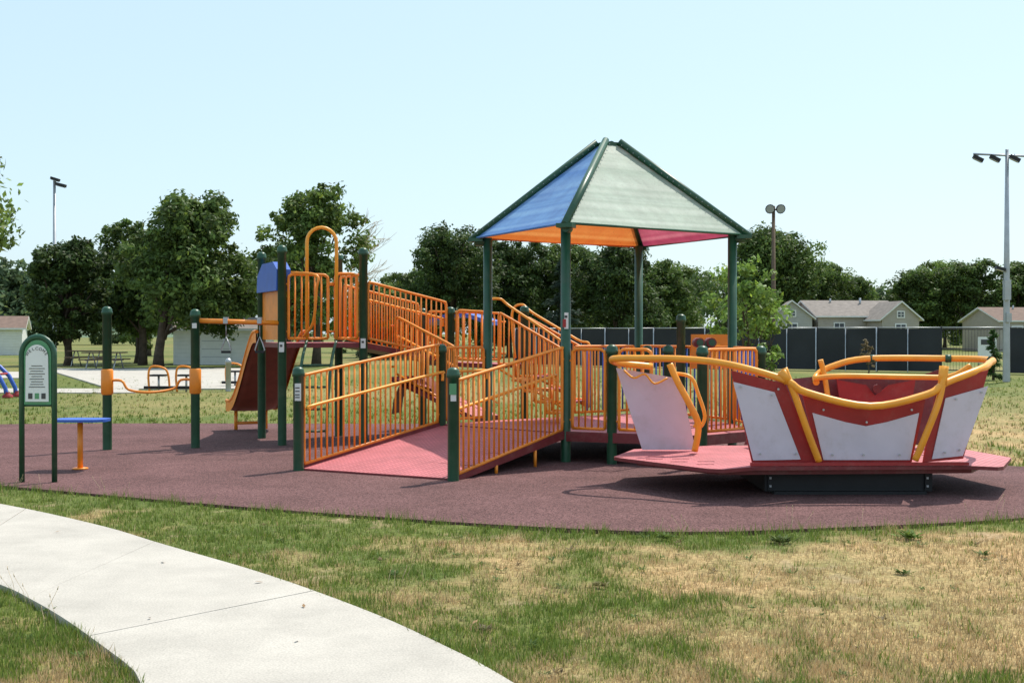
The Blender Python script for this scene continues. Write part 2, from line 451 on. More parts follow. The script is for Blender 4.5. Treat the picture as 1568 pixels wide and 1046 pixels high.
b = MB(); M_STALK = paint('dry_stalk', (0.52, 0.40, 0.24), 0.8)
def stalks(cx, cy, k, hh=0.2):
    for _ in range(k):
        x = cx+random.gauss(0, .1); y = cy+random.gauss(0, .1); h = hh*random.uniform(.5, 1.1); l = random.uniform(-.5, .5)*h; l2 = random.uniform(-.3, .3)*h
        b.tube([(x, y, 0), (x+l*.4, y+l2*.4, h*.6), (x+l, y+l2, h)], [.0014, .0012, .001], M_STALK, 4)
        b.tube([(x+l, y+l2, h), (x+l*1.08, y+l2*1.1, h+.02)], [.003, .001], M_STALK, 4)
for p in [(-2.9, 7.2), (-2.55, 6.7), (-3.3, 7.6), (-.8, 7.6), (2.2, 9.9), (2.6, 9.6), (4.0, 10.5), (3.3, 7.9), (.3, 8.9), (1.3, 9.8), (2.1, 6.3), (1.5, 7.5), (-4.9, 12.5), (-3.9, 11.9)]:
    stalks(*p, 4)
b.build('dry_grass_stalks')
def weed(cx, cy, r, n, col):
    an = RNG.random(n)*2*np.pi; V = np.zeros((n, 4, 3)); L = r*(0.5+.6*RNG.random(n)); up = .15+.6*RNG.random(n)
    dxy = np.stack([np.cos(an), np.sin(an)], -1); pr = np.stack([-np.sin(an), np.cos(an)], -1)
    o = RNG.normal(0, r*.3, (n, 2))+np.array([cx, cy])
    V[:, 0, :2] = o; V[:, 2, :2] = o+dxy*L[:, None]; V[:, 2, 2] = L*up
    mid = o+dxy*L[:, None]*.55
    V[:, 1, :2] = mid+pr*L[:, None]*.14; V[:, 3, :2] = mid-pr*L[:, None]*.14
    V[:, 1, 2] = V[:, 3, 2] = L*up*.7
    return V.reshape(-1, 3), np.array(col)*(0.6+.8*RNG.random((n, 1)))
W = [weed(-.78, 8.25, .05, 40, (.09, .15, .04)), weed(-.15, 6.72, .05, 50, (.16, .13, .07)), weed(2.05, 9.55, .09, 70, (.10, .14, .04)), weed(3.4, 9.0, .06, 40, (.11, .16, .04)),
     weed(.55, 7.9, .06, 40, (.2, .18, .08)), weed(2.6, 8.3, .06, 40, (.12, .17, .05)), weed(1.2, 9.75, .07, 60, (.12, .18, .04)), weed(3.1, 9.75, .1, 80, (.13, .2, .04))]
for _ in range(140):
    y = random.uniform(5.3, 10.5); x = random.uniform(-1, 1)*(.43*y)
    if not (inpoly(np.array([x]), np.array([y]), RUB)[0] or inpoly(np.array([x]), np.array([y]), WALK)[0]):
        W.append(weed(x, y, random.uniform(.02, .05), 16, random.choice([(.11, .17, .045), (.12, .18, .05), (.2, .15, .08)])))
np_mesh('broadleaf_weeds', np.concatenate([w[0] for w in W]), 4, np.concatenate([w[1] for w in W]), M_GRASS)
# fallen leaves / twigs along the path edge
b = MB(); M_DLEAF = paint('dead_leaf', (.28, .16, .07), .8, .3)
for x, y in [(-.88, 7.35), (-.72, 6.95), (-.63, 7.0), (-1.6, 7.9), (-.2, 6.8), (-2.0, 6.9), (-3.6, 9.9), (-2.4, 8.6), (-1.1, 6.4), (.2, 7.7), (1.3, 7.0), (-1.2, 7.2)]:
    a = random.random()*6.28; s = random.uniform(.015, .035); zz = .026
    c_, s_ = math.cos(a)*s, math.sin(a)*s
    b.add([(x-c_, y-s_, zz), (x-s_*.4, y+c_*.4, zz+.006), (x+c_, y+s_, zz+.012), (x+s_*.4, y-c_*.4, zz+.006)], [[0, 1, 2, 3]], M_DLEAF)
b.build('fallen_leaves')

# background paving
def sheet(name, poly, z, mat):
    b = MB(); b.slab([(x, y, z) for x, y in poly], 0.06, mat); return b.build(name)
sheet('concrete_path', [(-19, 33.2), (-10.0, 33.2), (-10.6, 35.6), (-20, 36.0)], 0.02, M_CONC)
sheet('concrete_pad', [(-11.4, 35.5), (-7.6, 35.5), (-10.2, 56), (-21, 56)], 0.028, M_CONC)
sheet('concrete_pad', [(-24, 44), (-17.2, 44), (-19.5, 51), (-27, 51)], 0.024, M_CONC)

# ------------------------------------------------------------------ PLAYGROUND STRUCTURE
PS = empty('playground_structure')
R = 0.062
def post(b, x, y, h, mat=M_GREEN, cap=True):
    b.lathe(x, y, [(R, 0), (R, h-.115), (R+.012, h-.112), (R+.012, h-.07), (R+.006, h-.06), (R+.006, h-.035), (R*.75, h-.01), (R*.35, h), (0, h+.001)], mat)
A = (-2.468, 14.46); Bp = (-.632, 13.45); C = (.663, 15.45); D = (1.212, 15.18); E = (-.95, 16.84)
RL = (-.339, 17.54); RR = (2.995, 17.02); RB = (1.942, 19.19); Fp = (2.25, 14.8); G = (3.10, 15.6); K = (2.43, 18.0)
T1 = (-3.256, 17.72); T2 = (-3.78, 18.9); T3 = (-2.15, 18.1); T4 = (-2.67, 19.28)
M0 = (-5.51, 17.03); M1 = (-4.384, 17.32); H = (-.947, 19.3); J = (.193, 19.4)
b = MB()
for p, h in [(A, 1.21), (Bp, 1.23), (D, 1.46), (E, 1.45), (Fp, 1.45), (G, 1.44), (K, 1.87), ((2.06, 16.5), 1.44), ((1.85, 17.1), 1.43), (T1, 2.84), (T2, 2.82), (T3, 2.83), (T4, 2.82),
             (M0, 1.96), (M1, 1.93), (H, 2.0), (J, 2.02), ((-1.45, 20.35), 2.0)]:
    post(b, p[0], p[1], h)
for p in (C, RL, RR, RB):
    b.lathe(p[0], p[1], [(R, 0), (R, 2.93), (0, 2.93)], M_GREEN)
b.build('posts', PS)

def rail(b, p0, p1, z0, z1, h=1.05, gap=0.1, mat=M_ORANGE, hand=None, hside=(0, 0), inset=0.09, barmats=None, bot=0.05):
    a = Vector((p0[0], p0[1], 0)); c = Vector((p1[0], p1[1], 0)); d = (c-a); L = d.length; d.normalize()
    a2 = a+d*inset; c2 = c-d*inset; L2 = (c2-a2).length
    def pt(t, dz): 
        q = a2.lerp(c2, t); return (q.x, q.y, z0+(z1-z0)*t+dz)
    n = max(2, round(L2/gap)); f = .07/L2
    b.tube(catmull([pt(0, bot), pt(0, h*.5), pt(0, h-.08), pt(f*.35, h-.02), pt(f, h), pt(.5, h), pt(1-f, h), pt(1-f*.35, h-.02), pt(1, h-.08), pt(1, h*.5), pt(1, bot)], 4), .020, mat)
    b.tube([pt(0, bot), pt(1, bot)], .019, mat)
    for i in range(1, n):
        m = mat if not barmats else barmats[i % len(barmats)]
        b.tube([pt(i/n, bot), pt(i/n, h)], .0125, m, 6)
    for sgn in (0, 1):
        for zz in (.15, h-.14):
            q = pt(sgn, zz); o = a if sgn == 0 else c
            b.tube([q, (o.x, o.y, q[2])], .014, mat, 6)
    if hand:
        off = Vector((hside[0], hside[1], 0))
        P = []
        for t, dz in ((0.0, hand-.12), (0.0, hand-.03), (.03, hand), (.5, hand), (.97, hand), (1, hand-.03), (1, hand-.12)):
            q = Vector(pt(t, dz)); 
            P.append(q+off)
        b.tube(catmull(P, 4), .019, M_ORANGE2)
        for t in (0.05, .35, .65, .95):
            q = Vector(pt(t, hand-.06)); b.tube([q, q+off*1.0+Vector((0, 0, .05))], .009, mat, 6)
b = MB()
rail(b, A, E, .03, .36, 1.08, hand=.72, hside=(.07, -.04))
rail(b, Bp, C, .03, .36, 1.06, hand=.72, hside=(-.07, .04))
rail(b, C, D, .38, .38, 1.02, gap=.09)
rail(b, D, (1.75, 14.96), .38, .38, 1.02, gap=.09)
rail(b, Fp, G, .38, .38, 1.02, gap=.09)
rail(b, G, RR, .38, .38, 1.02, gap=.1, barmats=[M_BLUE, M_ORANGE])
rail(b, RR, RB, .38, .38, 1.02, gap=.1, barmats=[M_BLUE, M_ORANGE])
rail(b, RB, (.85, 18.4), .38, .38, 1.02, gap=.08, barmats=[M_BLUE, M_ORANGE, M_BLUE])
rail(b, E, RL, .38, .38, 1.02, gap=.1, hand=.7, hside=(.05, -.05))
rail(b, T3, H, 1.47, 1.20, .87, gap=.1, hand=.62, hside=(-.05, .05))
rail(b, T4, (-1.45, 20.35), 1.47, 1.20, .87, gap=.1)
rail(b, H, (-.28, 19.3), 1.15, 1.12, .8, gap=.1)
rail(b, (-1.45, 20.35), (-.1, 20.3), 1.15, 1.12, .8, gap=.1)
rail(b, (-.22, 19.25), (.83, 18.6), 1.0, .40, .92, gap=.09, inset=.02)
rail(b, (.1, 20.0), (1.2, 19.3), 1.0, .40, .92, gap=.09, inset=.02)
rail(b, (-.75, 17.9), (-1.8, 18.6), .5, .95, .9, gap=.1, hand=.6, hside=(0.04, 0.04))
rail(b, T1, (-2.55, 17.95), 1.47, 1.47, .96, gap=.095)
rail(b, (-2.62, 17.93), T3, 1.47, 1.47, .98, gap=.085)
rail(b, T3, T4, 1.47, 1.47, .98, gap=.3)
b.build('guard_rails', PS)

b = MB()
b.slab([(A[0]+.03, A[1]+.02, .035), (Bp[0]-.03, Bp[1]+.02, .035), (C[0], C[1], .36), (E[0], E[1], .36)], .05, M_DECK, M_MAROON)
b.slab([(E[0], E[1], .372), (C[0], C[1], .372), (D[0], D[1], .372), (Fp[0], Fp[1], .372), (G[0], G[1], .372), (RR[0], RR[1], .372), (RB[0], RB[1], .372), (RL[0], RL[1], .372)], .07, M_DECK, M_MAROON)
def beam(b, p0, p1, w, h, mat):
    p0 = Vector(p0); p1 = Vector(p1); d = p1-p0; L = d.length; q = d.to_track_quat('X', 'Z').to_matrix()
    b.box((p0+p1)/2, (L, w, h), mat, rot=q)
beam(b, (A[0]+.04, A[1]+.08, .045), (E[0], E[1], .35), .035, .1, M_MAROON)
beam(b, (Bp[0]+.03, Bp[1]+.07, .045), (C[0]-.02, C[1]-.03, .35), .035, .1, M_MAROON)
beam(b, (C[0], C[1]-.04, .33), (D[0], D[1]-.04, .33), .035, .12, M_MAROON)
beam(b, (D[0], D[1]-.04, .33), (Fp[0], Fp[1]-.04, .33), .035, .12, M_MAROON)
beam(b, (Fp[0], Fp[1]-.04, .33), (G[0]+.02, G[1]-.04, .33), .035, .12, M_MAROON)
# seams across the ramp panels
for t in (.25, .5, .75):
    a0 = Vector((A[0]+.06, A[1]+.02, .035)).lerp(Vector((E[0]+.05, E[1], .36)), t); a1 = Vector((Bp[0]-.06, Bp[1]+.02, .035)).lerp(Vector((C[0]-.05, C[1], .36)), t)
    beam(b, a0+Vector((0, 0, .001)), a1+Vector((0, 0, .001)), .012, .006, M_MAROON)
for t in (.35, .7):
    for P0, P1 in ((A, E), (Bp, C)):
        x = P0[0]+(P1[0]-P0[0])*t; y = P0[1]+(P1[1]-P0[1])*t; b.tube([(x, y, 0), (x, y, .3*t)], .02, M_ORANGE)
b.slab([(*T1, 1.46), (*T3, 1.46), (*T4, 1.46), (*T2, 1.46)], .07, M_DECK, M_MAROON)
b.slab([(*T3, 1.465), (*H, 1.20), (-1.45, 20.35, 1.20), (*T4, 1.465)], .08, M_DECK, M_MAROON)
b.slab([(*H, 1.15), (-.22, 19.25, 1.12), (.1, 20.1, 1.12), (-1.45, 20.35, 1.15)], .07, M_DECK, M_MAROON)
b.slab([(-.5, 17.75, .40), (-.2, 18.3, .40), (-1.5, 19.1, .95), (-1.8, 18.6, .95)], .07, M_DECK, M_MAROON)
b.build('decks_and_ramps', PS)

# stairs with zig-zag stringers
b = MB()
s0 = Vector((-.2, 19.3, 1.12)); s1 = Vector((.85, 18.65, .38)); wv = Vector((.3, .75, 0)); ns = 4
for k in range(ns):
    p = s0.lerp(s1, k/ns); q = s0.lerp(s1, (k+1)/ns); q2 = Vector((q.x, q.y, p.z))
    b.slab([p, q2, q2+wv, p+wv], .03, M_DECK, M_MAROON)
    for o in (Vector((0, 0, 0)), wv):
        b.tube([p+o, q2+o], .025, M_ORANGE); b.tube([q2+o, q+o], .025, M_ORANGE)
b.tube(catmull([(-.35, 19.2, 1.2), (-.4, 19.15, 2.0), (-.2, 19.1, 2.12), (0.0, 19.05, 1.98), (.7, 18.5, 1.5), (.85, 18.45, 1.35), (.8, 18.5, .4)], 6), .02, M_ORANGE2)
b.tube(catmull([(.05, 19.9, 1.2), (.0, 19.9, 1.9), (.15, 19.85, 2.05), (.35, 19.7, 1.9), (1.0, 19.3, 1.5), (1.2, 19.2, 1.35), (1.15, 19.2, .4)], 6), .02, M_ORANGE2)
s0 = Vector((.0, 17.3, .95)); s1 = Vector((.62, 17.0, .37))
for k in range(4):
    p = s0.lerp(s1, k/4); q = s0.lerp(s1, (k+1)/4); q2 = Vector((q.x, q.y, p.z))
    for o in (Vector((0, 0, 0)), Vector((.1, .4, 0))):
        b.tube([p+o, q2+o], .022, M_ORANGE); b.tube([q2+o, q+o], .022, M_ORANGE)
    b.slab([p, q2, q2+Vector((.1, .4, 0)), p+Vector((.1, .4, 0))], .02, M_ORANGE)
b.build('stairs', PS)

# canopy
b = MB()
zt = 2.93
tips = {'N': Vector((.649, 15.17, zt)), 'L': Vector((-.514, 17.57, zt)), 'R': Vector((3.17, 16.99, zt)), 'B': Vector((2.007, 19.39, zt))}
cen = Vector((1.328, 17.28, 4.17))
top = {k: cen+Vector(((v-cen).x, (v-cen).y, 0)).normalized()*.15 for k, v in tips.items()}
for a_, c_, m in (('N', 'L', M_CBLUE), ('N', 'R', M_CPALE), ('L', 'B', M_CORANGE), ('R', 'B', M_CMAG)):
    q = [tips[a_], tips[c_], top[c_], top[a_]]
    nrm = (q[1]-q[0]).cross(q[3]-q[0]).normalized()
    if nrm.z < 0: nrm = -nrm
    rows, colsn = 14, 10; vs = []; fs = []
    for i in range(rows+1):
        for j in range(colsn+1):
            t = i/rows; s = j/colsn
            sag = -.035*math.sin(math.pi*s)*(1-t)**1.0*(1 if t < 1 else 0)*math.sin(math.pi*min(1, t*1.0+.15))
            vs.append(q[0].lerp(q[3], t).lerp(q[1].lerp(q[2], t), s)+nrm*(sag+random.uniform(-.002, .002)))
    for i in range(rows):
        for j in range(colsn):
            k = i*(colsn+1)+j; fs.append([k, k+1, k+colsn+2, k+colsn+1])
    b.add(vs, fs, m, True)
    b.tube([q[0]-Vector((0, 0, .0)), q[1]], .016, M_GREEN if m in (M_CPALE, M_CMAG) else m, 8)
    # thin purlins under the sheet
    for t in (.34, .67):
        b.tube([q[0].lerp(q[3], t)-nrm*.05, q[1].lerp(q[2], t)-nrm*.05], .016, M_GREEN, 6)
b.build('canopy_panels', PS)
b = MB()
for k in tips:
    out = Vector(((tips[k]-cen).x, (tips[k]-cen).y, 0)).normalized()
    b.tube([tips[k]+out*.06-Vector((0, 0, .03)), top[k]+Vector((0, 0, .06))], .05, M_GREEN, 10)
    b.box(tips[k]-out*.02-Vector((0, 0, .03)), (.2, .2, .05), M_GREEN, math.atan2(out.y, out.x))
    b.tube([tips[k]+Vector((0, 0, -.06)), tips[k]-out*.16+Vector((0, 0, -.06))], .05, M_GREEN, 10)
    side = Vector((-out.y, out.x, 0))
    for i in range(22):
        t = (i+.5)/22; p = tips[k].lerp(top[k], t)+Vector((0, 0, .03))
        for sg in (-1, 1):
            b.box(p+side*sg*.066, (.009, .009, .009), M_GALV)
b.slab([top[k]+Vector((0, 0, .05)) for k in ('N', 'R', 'B', 'L')], .05, M_GREEN)
b.build('canopy_ribs', PS)

# slide going away from the tower's back side
b = MB()
dirv = Vector((-.44, .90, 0)).normalized(); sd = Vector((dirv.y, -dirv.x, 0))
st = Vector((-3.5, 19.0, 1.45))
prof = [(0, 0), (.25, -.03), (.6, -.30), (1.0, -.68), (1.4, -1.0), (1.7, -1.12), (1.95, -1.13)]
cl = catmull([st+dirv*d+Vector((0, 0, z)) for d, z in prof], 4)
W_ = .38; vs = []; fs = []
xs = [(-W_, .17), (-W_+.02, .02), (-W_+.12, 0), (W_-.12, 0), (W_-.02, .02), (W_, .17)]
for p in cl:
    for (o, z) in xs: vs.append(p+sd*o+Vector((0, 0, z)))
for i in range(len(cl)-1):
    for j in range(len(xs)-1):
        k = i*len(xs)+j; fs.append([k, k+1, k+1+len(xs), k+len(xs)])
b.add(vs, fs, M_BROWN, True)
for sg in (-1, 1):
    b.tube([p+sd*sg*W_+Vector((0, 0, .17)) for p in cl], .028, M_ORANGE)
    for i in range(len(cl)-1):
        p, q = cl[i], cl[i+1]; o = sd*sg*(W_+.012)
        b.add([p+o, q+o, q+o+Vector((0, 0, .17)), p+o+Vector((0, 0, .17))], [[0, 1, 2, 3]], M_ORANGE, True)
e_ = cl[-3]
b.tube([e_+sd*.25, (e_.x+sd.x*.25, e_.y+sd.y*.25, 0)], .03, M_ORANGE); b.tube([e_-sd*.25, (e_.x-sd.x*.25, e_.y-sd.y*.25, 0)], .03, M_ORANGE)
b.tube([Vector((e_.x, e_.y, .12))-sd*.27, Vector((e_.x, e_.y, .12))+sd*.27], .025, M_ORANGE)
b.build('slide', PS)
b = MB()
t1 = Vector((*T1, 0)); t2 = Vector((*T2, 0)); d = (t2-t1).normalized(); o = Vector((-d.y, d.x, 0))
z = Vector((0, 0, 1))
b.slab([t1+d*.07+z*1.5, t2-d*.07+z*1.5, t2-d*.07+z*2.22, t1+d*.07+z*2.22], .03, M_ORANGE, nrm=o)
b.slab([t1+d*.02+z*2.2+o*.08, t2-d*.02+z*2.2+o*.08, t2-d*.02+z*2.45+o*.07, t2-d*.3+z*2.62+o*.06, t1+d*.3+z*2.62+o*.06, t1+d*.02+z*2.5+o*.07], .2, M_BLUE, nrm=o)
b.build('slide_entry_panel', PS)
b = MB()
def arch(b, x0, y0, x1, y1, zb, ztop, r, mat, n=10):
    P = [(x0, y0, zb)]; rad = math.hypot(x1-x0, y1-y0)/2; zc = ztop-rad
    for i in range(n+1):
        a = math.pi*i/n; f = (1-math.cos(a))/2
        P.append((x0+(x1-x0)*f, y0+(y1-y0)*f, zc+rad*math.sin(a)))
    P.append((x1, y1, zb)); b.tube(P, r, mat)
arch(b, -2.91, 17.76, -2.51, 17.9, 1.5, 3.10, .025, M_ORANGE2)
b.tube(catmull([(-2.95, 17.7, 1.55), (-2.78, 17.5, 1.75), (-2.72, 17.4, 2.2), (-2.72, 17.42, 2.4), (-3.1, 17.6, 2.45)], 5), .02, M_ORANGE)
b.tube(catmull([(-2.91, 17.76, 1.5), (-2.93, 17.45, 1.2), (-2.95, 17.2, .6), (-2.95, 17.1, .02)], 5), .022, M_GREEN)
b.tube(catmull([(-2.51, 17.9, 1.5), (-2.53, 17.55, 1.2), (-2.55, 17.3, .6), (-2.55, 17.2, .02)], 5), .022, M_GREEN)
for t in (.25, .55, .85, 1.15):
    yy = 17.12+.33*(t/1.2)**2
    b.tube([(-2.95, yy, t), (-2.55, yy+.1, t)], .016, M_GREEN, 6)
b.build('climber', PS)
b = MB()
b.tube([(M1[0], M1[1], 1.77), (T1[0], T1[1], 1.74)], .034, M_ORANGE, 10)
for f in (.35, .74):
    x = M1[0]+(T1[0]-M1[0])*f; y = M1[1]+(T1[1]-M1[1])*f
    b.tube([(x, y, 1.74), (x, y, 1.55)], .006, M_GALV, 5)
    tri = [(x, y, 1.55), (x+.035, y, 1.46), (x+.07, y, 1.36), (x+.03, y, 1.33), (x-.03, y, 1.33), (x-.07, y, 1.36), (x-.035, y, 1.46)]
    b.tube(tri, .010, M_GALV, 6, closed=True); b.box((x, y, 1.335), (.13, .035, .035), M_BLACK)
    b.box((x, y, 1.775), (.06, .09, .09), M_GALV)
for p in (M0, M1):
    b.lathe(p[0], p[1], [(R+.004, .76), (R+.02, .78), (R+.02, 1.09), (R+.004, 1.11)], M_ORANGE)
b.tube(catmull([(M0[0], M0[1], .95), (M0[0]+.2, M0[1]-.02, .95), (M0[0]+.3, M0[1]-.02, .83), (M0[0]+.56, M0[1]+.05, .79), (M1[0]-.3, M1[1]+.0, .83), (M1[0]-.2, M1[1], .95), (M1[0], M1[1], .95)], 5), .018, M_ORANGE)
b.build('overhead_rings', PS)
b = MB()
for (x, y, z_, w, h) in [(A[0], A[1], .92, .07, .2), (Bp[0], Bp[1], .95, .06, .16), (T1[0], T1[1], 1.4, .07, .14), (T3[0], T3[1], 1.45, .07, .14), (M1[0], M1[1], 1.7, .06, .07), (C[0], C[1], 1.75, .05, .2)]:
    b.box((x+.005, y-R-.004, z_), (w, .012, h), M_LABEL)
b.box((Bp[0], Bp[1]-R-.012, 1.0), (.075, .012, .12), M_LGREEN)
b.box((C[0]-.02, C[1]-R-.012, 1.72), (.04, .01, .1), M_RED)
for zz in (.97, .93, .89, .86): b.box((A[0], A[1]-R-.011, zz), (.05, .006, .012), M_INK)
for p, zz in ((T1, 1.42), (T3, 1.47), (C, 1.80)): b.box((p[0], p[1]-R-.011, zz), (.035, .006, .03), M_INK)
b.build('labels', PS)
b = MB()
b.slab([(2.52, 17.6, 1.1), (3.1, 17.5, 1.1), (3.1, 17.5, 1.58), (2.52, 17.6, 1.58)], .03, M_ORANGE, nrm=(0, -1, 0))
b.box((2.8, 17.5, 1.35), (.22, .05, .2), M_ORANGE2)
b.lathe(2.6, 16.8, [(.05, .4), (.05, 1.3), (.0, 1.3)], M_GREEN)
b.tube([(2.5, 16.65, 1.47), (2.5, 16.95, 1.47)], .065, M_MAROON, 12); b.tube([(2.66, 16.65, 1.47), (2.66, 16.95, 1.47)], .065, M_MAROON, 12); b.box((2.58, 16.8, 1.44), (.14, .2, .08), M_GREEN)
b.tube([(2.5, 16.62, 1.47), (2.5, 16.66, 1.47)], .045, M_GREEN, 12); b.tube([(2.66, 16.62, 1.47), (2.66, 16.66, 1.47)], .045, M_GREEN, 12)
P = [(-1.45+1.05*i/8, 20.9, 1.80+.14*math.sin(math.pi*i/8)) for i in range(9)]
for i in range(8):
    p, q = Vector(P[i]), Vector(P[i+1]); o = Vector((.2, .6, 0))
    b.slab([p, q, q+o, p+o], .07, M_BLUE)
vs = []; fs = []
for i in range(9):
    a = math.pi*i/8
    for j in range(2): vs.append((-1.75+.33*(1-math.cos(a))+.1*j, 18.2+j*.5, .42+.55*math.sin(a)))
for i in range(8): fs.append([2*i, 2*i+1, 2*i+3, 2*i+2])
b.add(vs, fs, M_BROWN, True)
b.build('play_panels', PS)

# ------------------------------------------------------------------ BOAT ROCKER
BR = empty('rocking_boat_platform')
b = MB()
deck = [(1.06, 13.0), (1.12, 12.86), (1.85, 11.86), (2.0, 11.80), (2.32, 12.02), (4.42, 12.12), (4.66, 12.0), (4.74, 12.06), (5.15, 12.9), (4.95, 14.2), (2.3, 14.3), (1.35, 13.85)]
b.slab([(x, y, .315) for x, y in deck], .035, M_DECK, M_MAROON)
b.slab([(1.3, 13.0, .278), (2.0, 12.1, .278), (4.5, 12.25, .278), (4.95, 13.0, .278), (4.8, 14.0, .278), (1.6, 13.7, .278)], .05, M_MAROON)
for k in range(3):
    for j in range(2):
        b.box((1.45+.22*k+.05*j, 12.75-.26*k+.28*j, .3165), (.17, .018, .004), M_MAROON, 0)
b.build('deck', BR)
b = MB()
b.box((3.33, 13.05, .13), (1.66, 1.35, .19), M_BLACK)
b.box((3.33, 13.05, .025), (1.5, 1.5, .03), M_BLACK)
for x in (2.55, 4.1):
    b.box((x, 12.36, .13), (.04, .02, .16), M_BLACK); b.box((x, 12.345, .17), (.02, .02, .02), M_GALV); b.box((x, 12.345, .09), (.02, .02, .02), M_GALV)
b.build('rocker_base', BR)
b = MB()
nf = (0, -1, .12)
def hp(x, z, dy=0): return (x, 12.14-.10*(z-.35)/.9+dy, z)
def panel(pts, th, mat, dy=0): b.slab([hp(x, z, dy) for x, z in pts], th, mat, nrm=nf)
panel([(2.11, 1.24), (2.63, 1.11), (2.97, .345), (2.33, .345)], .02, M_RED)
panel([(2.13, 1.13), (2.53, 1.03), (2.80, .375), (2.34, .365)], .008, M_WHITE, -.012)
panel([(2.80, 1.02), (3.10, .935), (3.42, .89), (3.72, .935), (4.0, 1.01), (3.88, .345), (2.98, .345)], .02, M_RED)
panel([(2.90, .83), (3.22, .74), (3.42, .70), (3.62, .74), (3.93, .83), (3.86, .37), (3.02, .37)], .008, M_WHITE, -.012)
def rp(x, z, dy=0): return (x, 12.14-.10*(z-.35)/.9+dy+(x-4.1)*.35, z)
b.slab([rp(4.10, 1.10), rp(4.66, 1.24), rp(4.42, .37), rp(3.98, .35)], .02, M_RED, nrm=(.3, -1, .1))
b.slab([rp(4.19, .97, -.012), rp(4.66, 1.08, -.012), rp(4.41, .40, -.012), rp(4.07, .38, -.012)], .008, M_WHITE, nrm=(.3, -1, .1))
for (x, z_) in [(2.4, .43), (2.75, .43), (2.2, 1.08), (2.5, 1.0), (3.1, .42), (3.4, .42), (3.75, .42), (3.0, .86), (3.85, .86), (3.42, .74), (2.56, 1.06)]:
    q = hp(x, z_, -.026); b.tube([q, (q[0], q[1]-.012, q[2])], .011, M_GALV, 8)
for (x, z_) in [(4.2, .44), (4.36, .46), (4.3, .96), (4.58, 1.02)]:
    q = rp(x, z_, -.026); b.tube([q, (q[0], q[1]-.012, q[2])], .011, M_GALV, 8)
beam(b, (2.3, 12.06, .335), (4.42, 12.12, .335), .05, .03, M_RED)
b.slab([(1.12, 13.45, 1.225), (1.80, 13.45, 1.11), (2.0, 13.62, .33), (1.42, 13.62, .33)], .025, M_WHITE, nrm=(0, -1, .15))
b.slab([(2.9, 14.15, 1.05), (3.5, 14.1, 1.12), (4.6, 14.1, 1.12), (4.85, 14.1, 1.2), (4.7, 14.0, .35), (2.6, 14.0, .35)], .025, M_MAROON, nrm=(0, -1, .1))
b.slab([(3.62, 13.95, 1.08), (3.95, 13.95, 1.02), (4.05, 13.95, .9), (4.2, 13.95, 1.02), (4.5, 13.95, 1.08), (4.4, 13.93, .5), (3.7, 13.93, .5)], .015, M_RED, nrm=(0, -1, .1))
b.build('hull_panels', BR)
b = MB()
rim = [(1.5, 13.42, 1.24), (1.14, 13.3, 1.28), (1.06, 13.05, 1.33), (1.35, 12.8, 1.34), (1.75, 12.6, 1.335), (2.13, 12.3, 1.29), (2.62, 12.05, 1.15), (2.82, 12.0, 1.03), (3.42, 11.96, .90), (3.98, 12.0, 1.01), (4.18, 12.06, 1.12),
       (4.62, 12.3, 1.25), (4.88, 12.8, 1.29), (5.12, 13.4, 1.31), (4.9, 13.9, 1.315), (4.0, 14.1, 1.31), (3.6, 14.1, 1.22), (3.42, 14.05, 1.12), (3.38, 13.9, 1.05)]
b.tube(catmull(rim, 5), .036, M_ORANGE2, 12)
b.tube(catmull([(3.3, 13.7, 1.10), (3.6, 13.65, 1.13), (4.4, 13.6, 1.12), (4.75, 13.55, 1.13), (4.95, 13.5, 1.25)], 5), .03, M_ORANGE2, 10)
b.tube(catmull([(2.62, 12.05, 1.26), (2.72, 12.03, 1.0), (2.86, 12.05, .62), (2.97, 12.1, .36)], 5), .034, M_ORANGE2, 10)
b.tube(catmull([(4.17, 12.04, 1.28), (4.10, 12.02, .95), (3.98, 12.05, .6), (3.90, 12.1, .37)], 5), .034, M_ORANGE2, 10)
b.tube([(2.60, 12.05, 1.24), (2.66, 12.04, 1.12)], .045, M_ORANGE2, 10); b.tube([(4.16, 12.05, 1.28), (4.14, 12.04, 1.1)], .045, M_ORANGE2, 10)
b.tube(catmull([(3.45, 14.0, 1.3), (3.5, 14.0, 1.1), (3.55, 13.95, .7), (3.6, 13.95, .35)], 4), .03, M_ORANGE2, 10)
b.tube(catmull([(1.68, 13.33, 1.27), (1.76, 13.3, 1.08), (1.88, 13.28, .85), (1.98, 13.3, .62), (1.95, 13.35, .34)], 5), .036, M_ORANGE2, 10)
b.tube(catmull([(1.72, 13.38, 1.17), (1.90, 13.3, 1.13), (1.98, 13.3, .95), (2.05, 13.3, .72), (2.0, 13.3, .6), (1.93, 13.3, .62)], 5), .02, M_ORANGE2, 8)
b.tube(catmull([(1.2, 13.4, 1.2), (1.3, 13.36, 1.12), (1.42, 13.38, 1.16), (1.52, 13.36, 1.06), (1.66, 13.36, 1.12)], 4), .012, M_ORANGE2, 6)
for p, q in (((4.88, 13.9, 1.315), (4.82, 13.92, 1.315)), ((4.1, 14.1, 1.31), (4.03, 14.1, 1.31)), ((5.09, 13.3, 1.31), (5.12, 13.38, 1.31))):
    b.tube([p, q], .044, M_GREEN, 10)
b.tube([(4.05, 13.9, .98), (4.05, 13.86, .98)], .05, M_MAROON, 12)
b.build('tubular_rim', BR)

